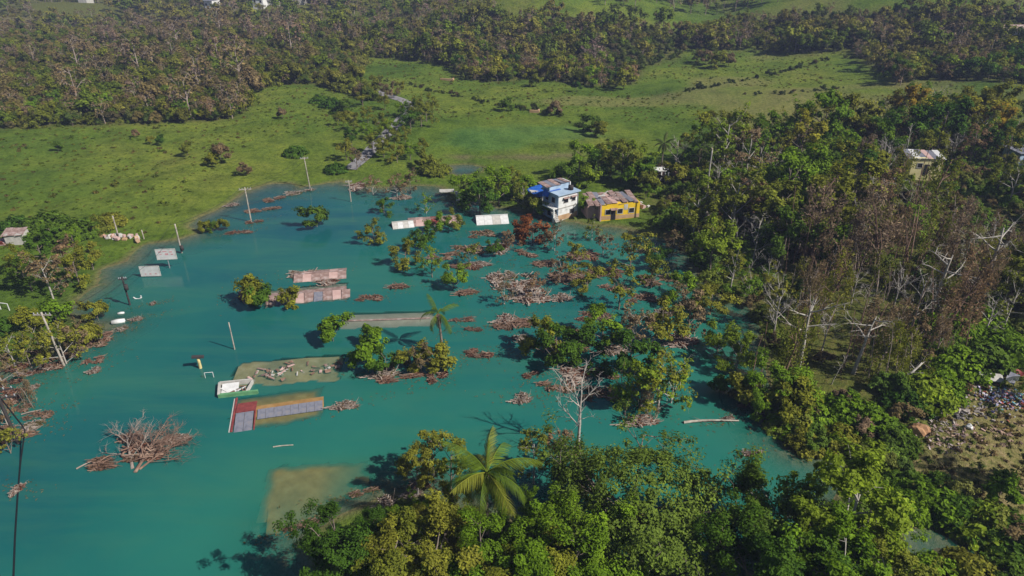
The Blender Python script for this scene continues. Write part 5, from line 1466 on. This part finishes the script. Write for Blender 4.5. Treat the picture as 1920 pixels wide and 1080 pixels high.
# ------------------------------------------------------------------ the wrecked yard
def scatter_bits(name, px, n, cols, label, spread_xy, hmax, smin, smax):
    p = ground(*px)
    mats = [two('%s_%d' % (name, k), c, .2, rough=.7) for k, c in enumerate(cols)]
    root = thing(name, label, 'rubble', p)
    for k, m_ in enumerate(mats):
        mb = MB()
        for j in range(n // len(cols)):
            x, y = rng.normal(size=2) * spread_xy
            z = hz(p[0] + x, p[1] + y) - p[2] + hmax * math.exp(-(x / spread_xy[0]) ** 2 - (y / spread_xy[1]) ** 2) * rng.random()
            mb.box((x, y, z + .05), tuple(rng.uniform(smin, smax, 3) * [1, .6, .3]), rz=rng.uniform(0, 3), rx=rng.normal() * .4, ry=rng.normal() * .4)
        o = part('loose_bits', mb, m_, root); o['kind'] = 'stuff'
    return root
scatter_bits('rubble_heap', (1880, 748), 420, [(.4, .36, .5), (.3, .2, .2), (.42, .4, .42), (.12, .12, .32), (.4, .1, .08), (.3, .26, .2), (.1, .25, .3), (.4, .3, .12)], 'heap of white and purple household rubble under the low palm', (1.7, 1.2), .8, .08, .4)
scatter_bits('plank_litter', (1750, 815), 170, [(.28, .21, .2), (.2, .15, .12), (.34, .28, .27)], 'grey-pink litter of splintered wood in front of the mounds', (1.8, 1.1), .2, .06, .4)
scatter_bits('plank_litter', (1850, 815), 90, [(.3, .21, .15), (.2, .14, .1), (.3, .2, .17)], 'brown plank litter on the yard below the rubble heap', (2.6, 1.0), .25, .1, .5)
scatter_bits('plank_litter', (1790, 775), 150, [(.12, .11, .11), (.25, .22, .2), (.35, .3, .28)], 'dark splintered wood between the mounds and the rubble heap', (2.2, .8), .3, .1, .5)
p = ground(1855, 715)
q = thing('wall_panel', 'fallen grey-tan wall panel at the edge of the rubble heap', 'panel', p, R(-12))
part('panel', bx((0, 0, .55), (2.4, 1.1, .1), rx=.35), 'conc', q); part('batten', bx((-1.6, .1, .45), (1.2, .18, .14)), 'cream', q)
p = ground(1893, 722)
q = thing('roof_sheet', 'bent blue-grey metal sheet lying on the rubble heap', 'sheet', p, R(40))
sheets(q, (0, 0, .9), 2.2, .9, 2, 'greysheet', 0, .3, .12, name='sheet')
p = ground(1915, 712)
q = thing('cloth', 'red cloth caught on the rubble heap', 'cloth', p, 0)
xg, yg = np.meshgrid(np.linspace(-.8, .8, 9), np.linspace(-.6, .6, 7))
part('fabric', MB().add(np.stack([xg, yg, .8 + .2 * np.sin(xg * 4) * np.cos(yg * 5)], -1).reshape(-1, 3), [(r * 9 + c, r * 9 + c + 1, r * 9 + c + 10, r * 9 + c + 9) for r in range(6) for c in range(8)]), 'redsheet', q, True)
p = ground(1777, 772)
q = thing('plastic_tub', 'mint green plastic tub in the shadow below the mounds', 'tub', p)
part('tub', MB().tube(np.array([(0, 0, .0), (0, 0, .02), (0, 0, .4)]), [.05, .3, .4], 10), two('mint', (.35, .7, .6), .1), q, True)
part('rim', MB().tube(np.array([(.4 * math.cos(a), .4 * math.sin(a), .4) for a in np.linspace(0, 6.28, 12)]), .04, 4), two('mint_rim', (.45, .75, .68), .1), q)
p = ground(1816, 803)
q = thing('plastic_bag', 'white plastic bag on the yard grass', 'bag', p)
b_ = unit(40) * [.35, .28, .22] + [0, 0, .2]
import bmesh
bm = bmesh.new(); bmesh.ops.create_icosphere(bm, subdivisions=2, radius=.35)
for v in bm.verts: v.co = v.co * (1 + .35 * math.sin(v.co.x * 17) * math.cos(v.co.y * 14 + v.co.z * 9)); v.co.z = v.co.z * .7 + .2
me = bpy.data.meshes.new('bag'); bm.to_mesh(me); bm.free(); me.materials.append(M['sign'])
link('body', me, q); part('knot', bx((0, 0, .5), (.1, .08, .16)), 'sign', q)
p = ground(1723, 808)
q = thing('dirt_mound', 'bare orange earth mound beside the splintered wood', 'mound', p)
bm = bmesh.new(); bmesh.ops.create_icosphere(bm, subdivisions=3, radius=1.0)
for v in bm.verts: v.co = Vector((v.co.x * 1.1, v.co.y * .8, v.co.z * .7)) * (1 + .15 * math.sin(v.co.x * 7 + v.co.y * 5))
me = bpy.data.meshes.new('earth'); bm.to_mesh(me); bm.free(); me.materials.append(two('earth', (.3, .17, .09), .3, sc=3.0))
link('earth', me, q)
# dead palm fronds on the yard
for u, v, rz, lab in [(1890, 805, 2.6, 'dry fallen palm frond pointing at the rubble heap'), (1905, 815, 2.1, 'dry fallen palm frond on the brown litter'), (1880, 812, .4, 'brown fallen frond across the plank litter')]:
    p = ground(u, v)
    q = thing('fallen_frond', lab, 'frond', (p[0], p[1], p[2] + .35), rz)
    link('blade', FR[3], q, col=(.25, .17, .06), scale=.6)
yd = darts(POLY['yard'], .8, tries=4000, seed=31)
yd = yd[height(yd[:, 0], yd[:, 1]) > .1]
spread('yard_weeds', yd, -.05, rng.uniform(.4, .9, len(yd)), recolor('weed', [(.1, .13, .03), (.15, .14, .045), (.18, .13, .06)]), 'low weeds and dry grass on the wrecked yard', 'weeds')

# trees that stand by something one can find are told by it
used_ = set(o['label'] for o in bpy.data.objects if 'label' in o)
marks_ = [o for o in bpy.data.objects if o.parent is None and 'label' in o and 'group' not in o and 'kind' not in o and o.name.split('.')[0] != 'debris_raft']
for o in [q for q in bpy.data.objects if q.parent is None and q.get('group', '').endswith('in the bank wood') or q.parent is None and 'vine-covered mound' in q.get('label', '')]:
    m_ = min(marks_, key=lambda k: (k.location.x - o.location.x) ** 2 + (k.location.y - o.location.y) ** 2)
    if (m_.location.xy - o.location.xy).length > 7: continue
    head = o['label'].split(' in the bank wood')[0].split(' on the edge')[0].split(' with limbs')[0].split(' standing')[0]
    nl_ = head + ' beside the ' + m_['label']
    if len(nl_.split()) <= 16 and nl_ not in used_:
        used_.add(nl_); o['label'] = nl_

# ------------------------------------------------------------------ the air
hm, N, L, b = nmat('haze')
N.remove(b)
pv = N.new('ShaderNodeVolumePrincipled')
pv.inputs['Color'].default_value = (.5, .6, 1.0, 1)
pv.inputs['Density'].default_value = .00028
pv.inputs['Anisotropy'].default_value = .0
L.new(pv.outputs[0], N['Material Output'].inputs['Volume'])
hzmin = float(Z.min())
hb = MB().box((0, 1040, 57), (3800, 2500, 124))
hzob = link('haze', hb.mesh('haze', hm)); hzob['kind'] = 'stuff'; hzob['label'] = 'thin bluish haze filling the valley air'
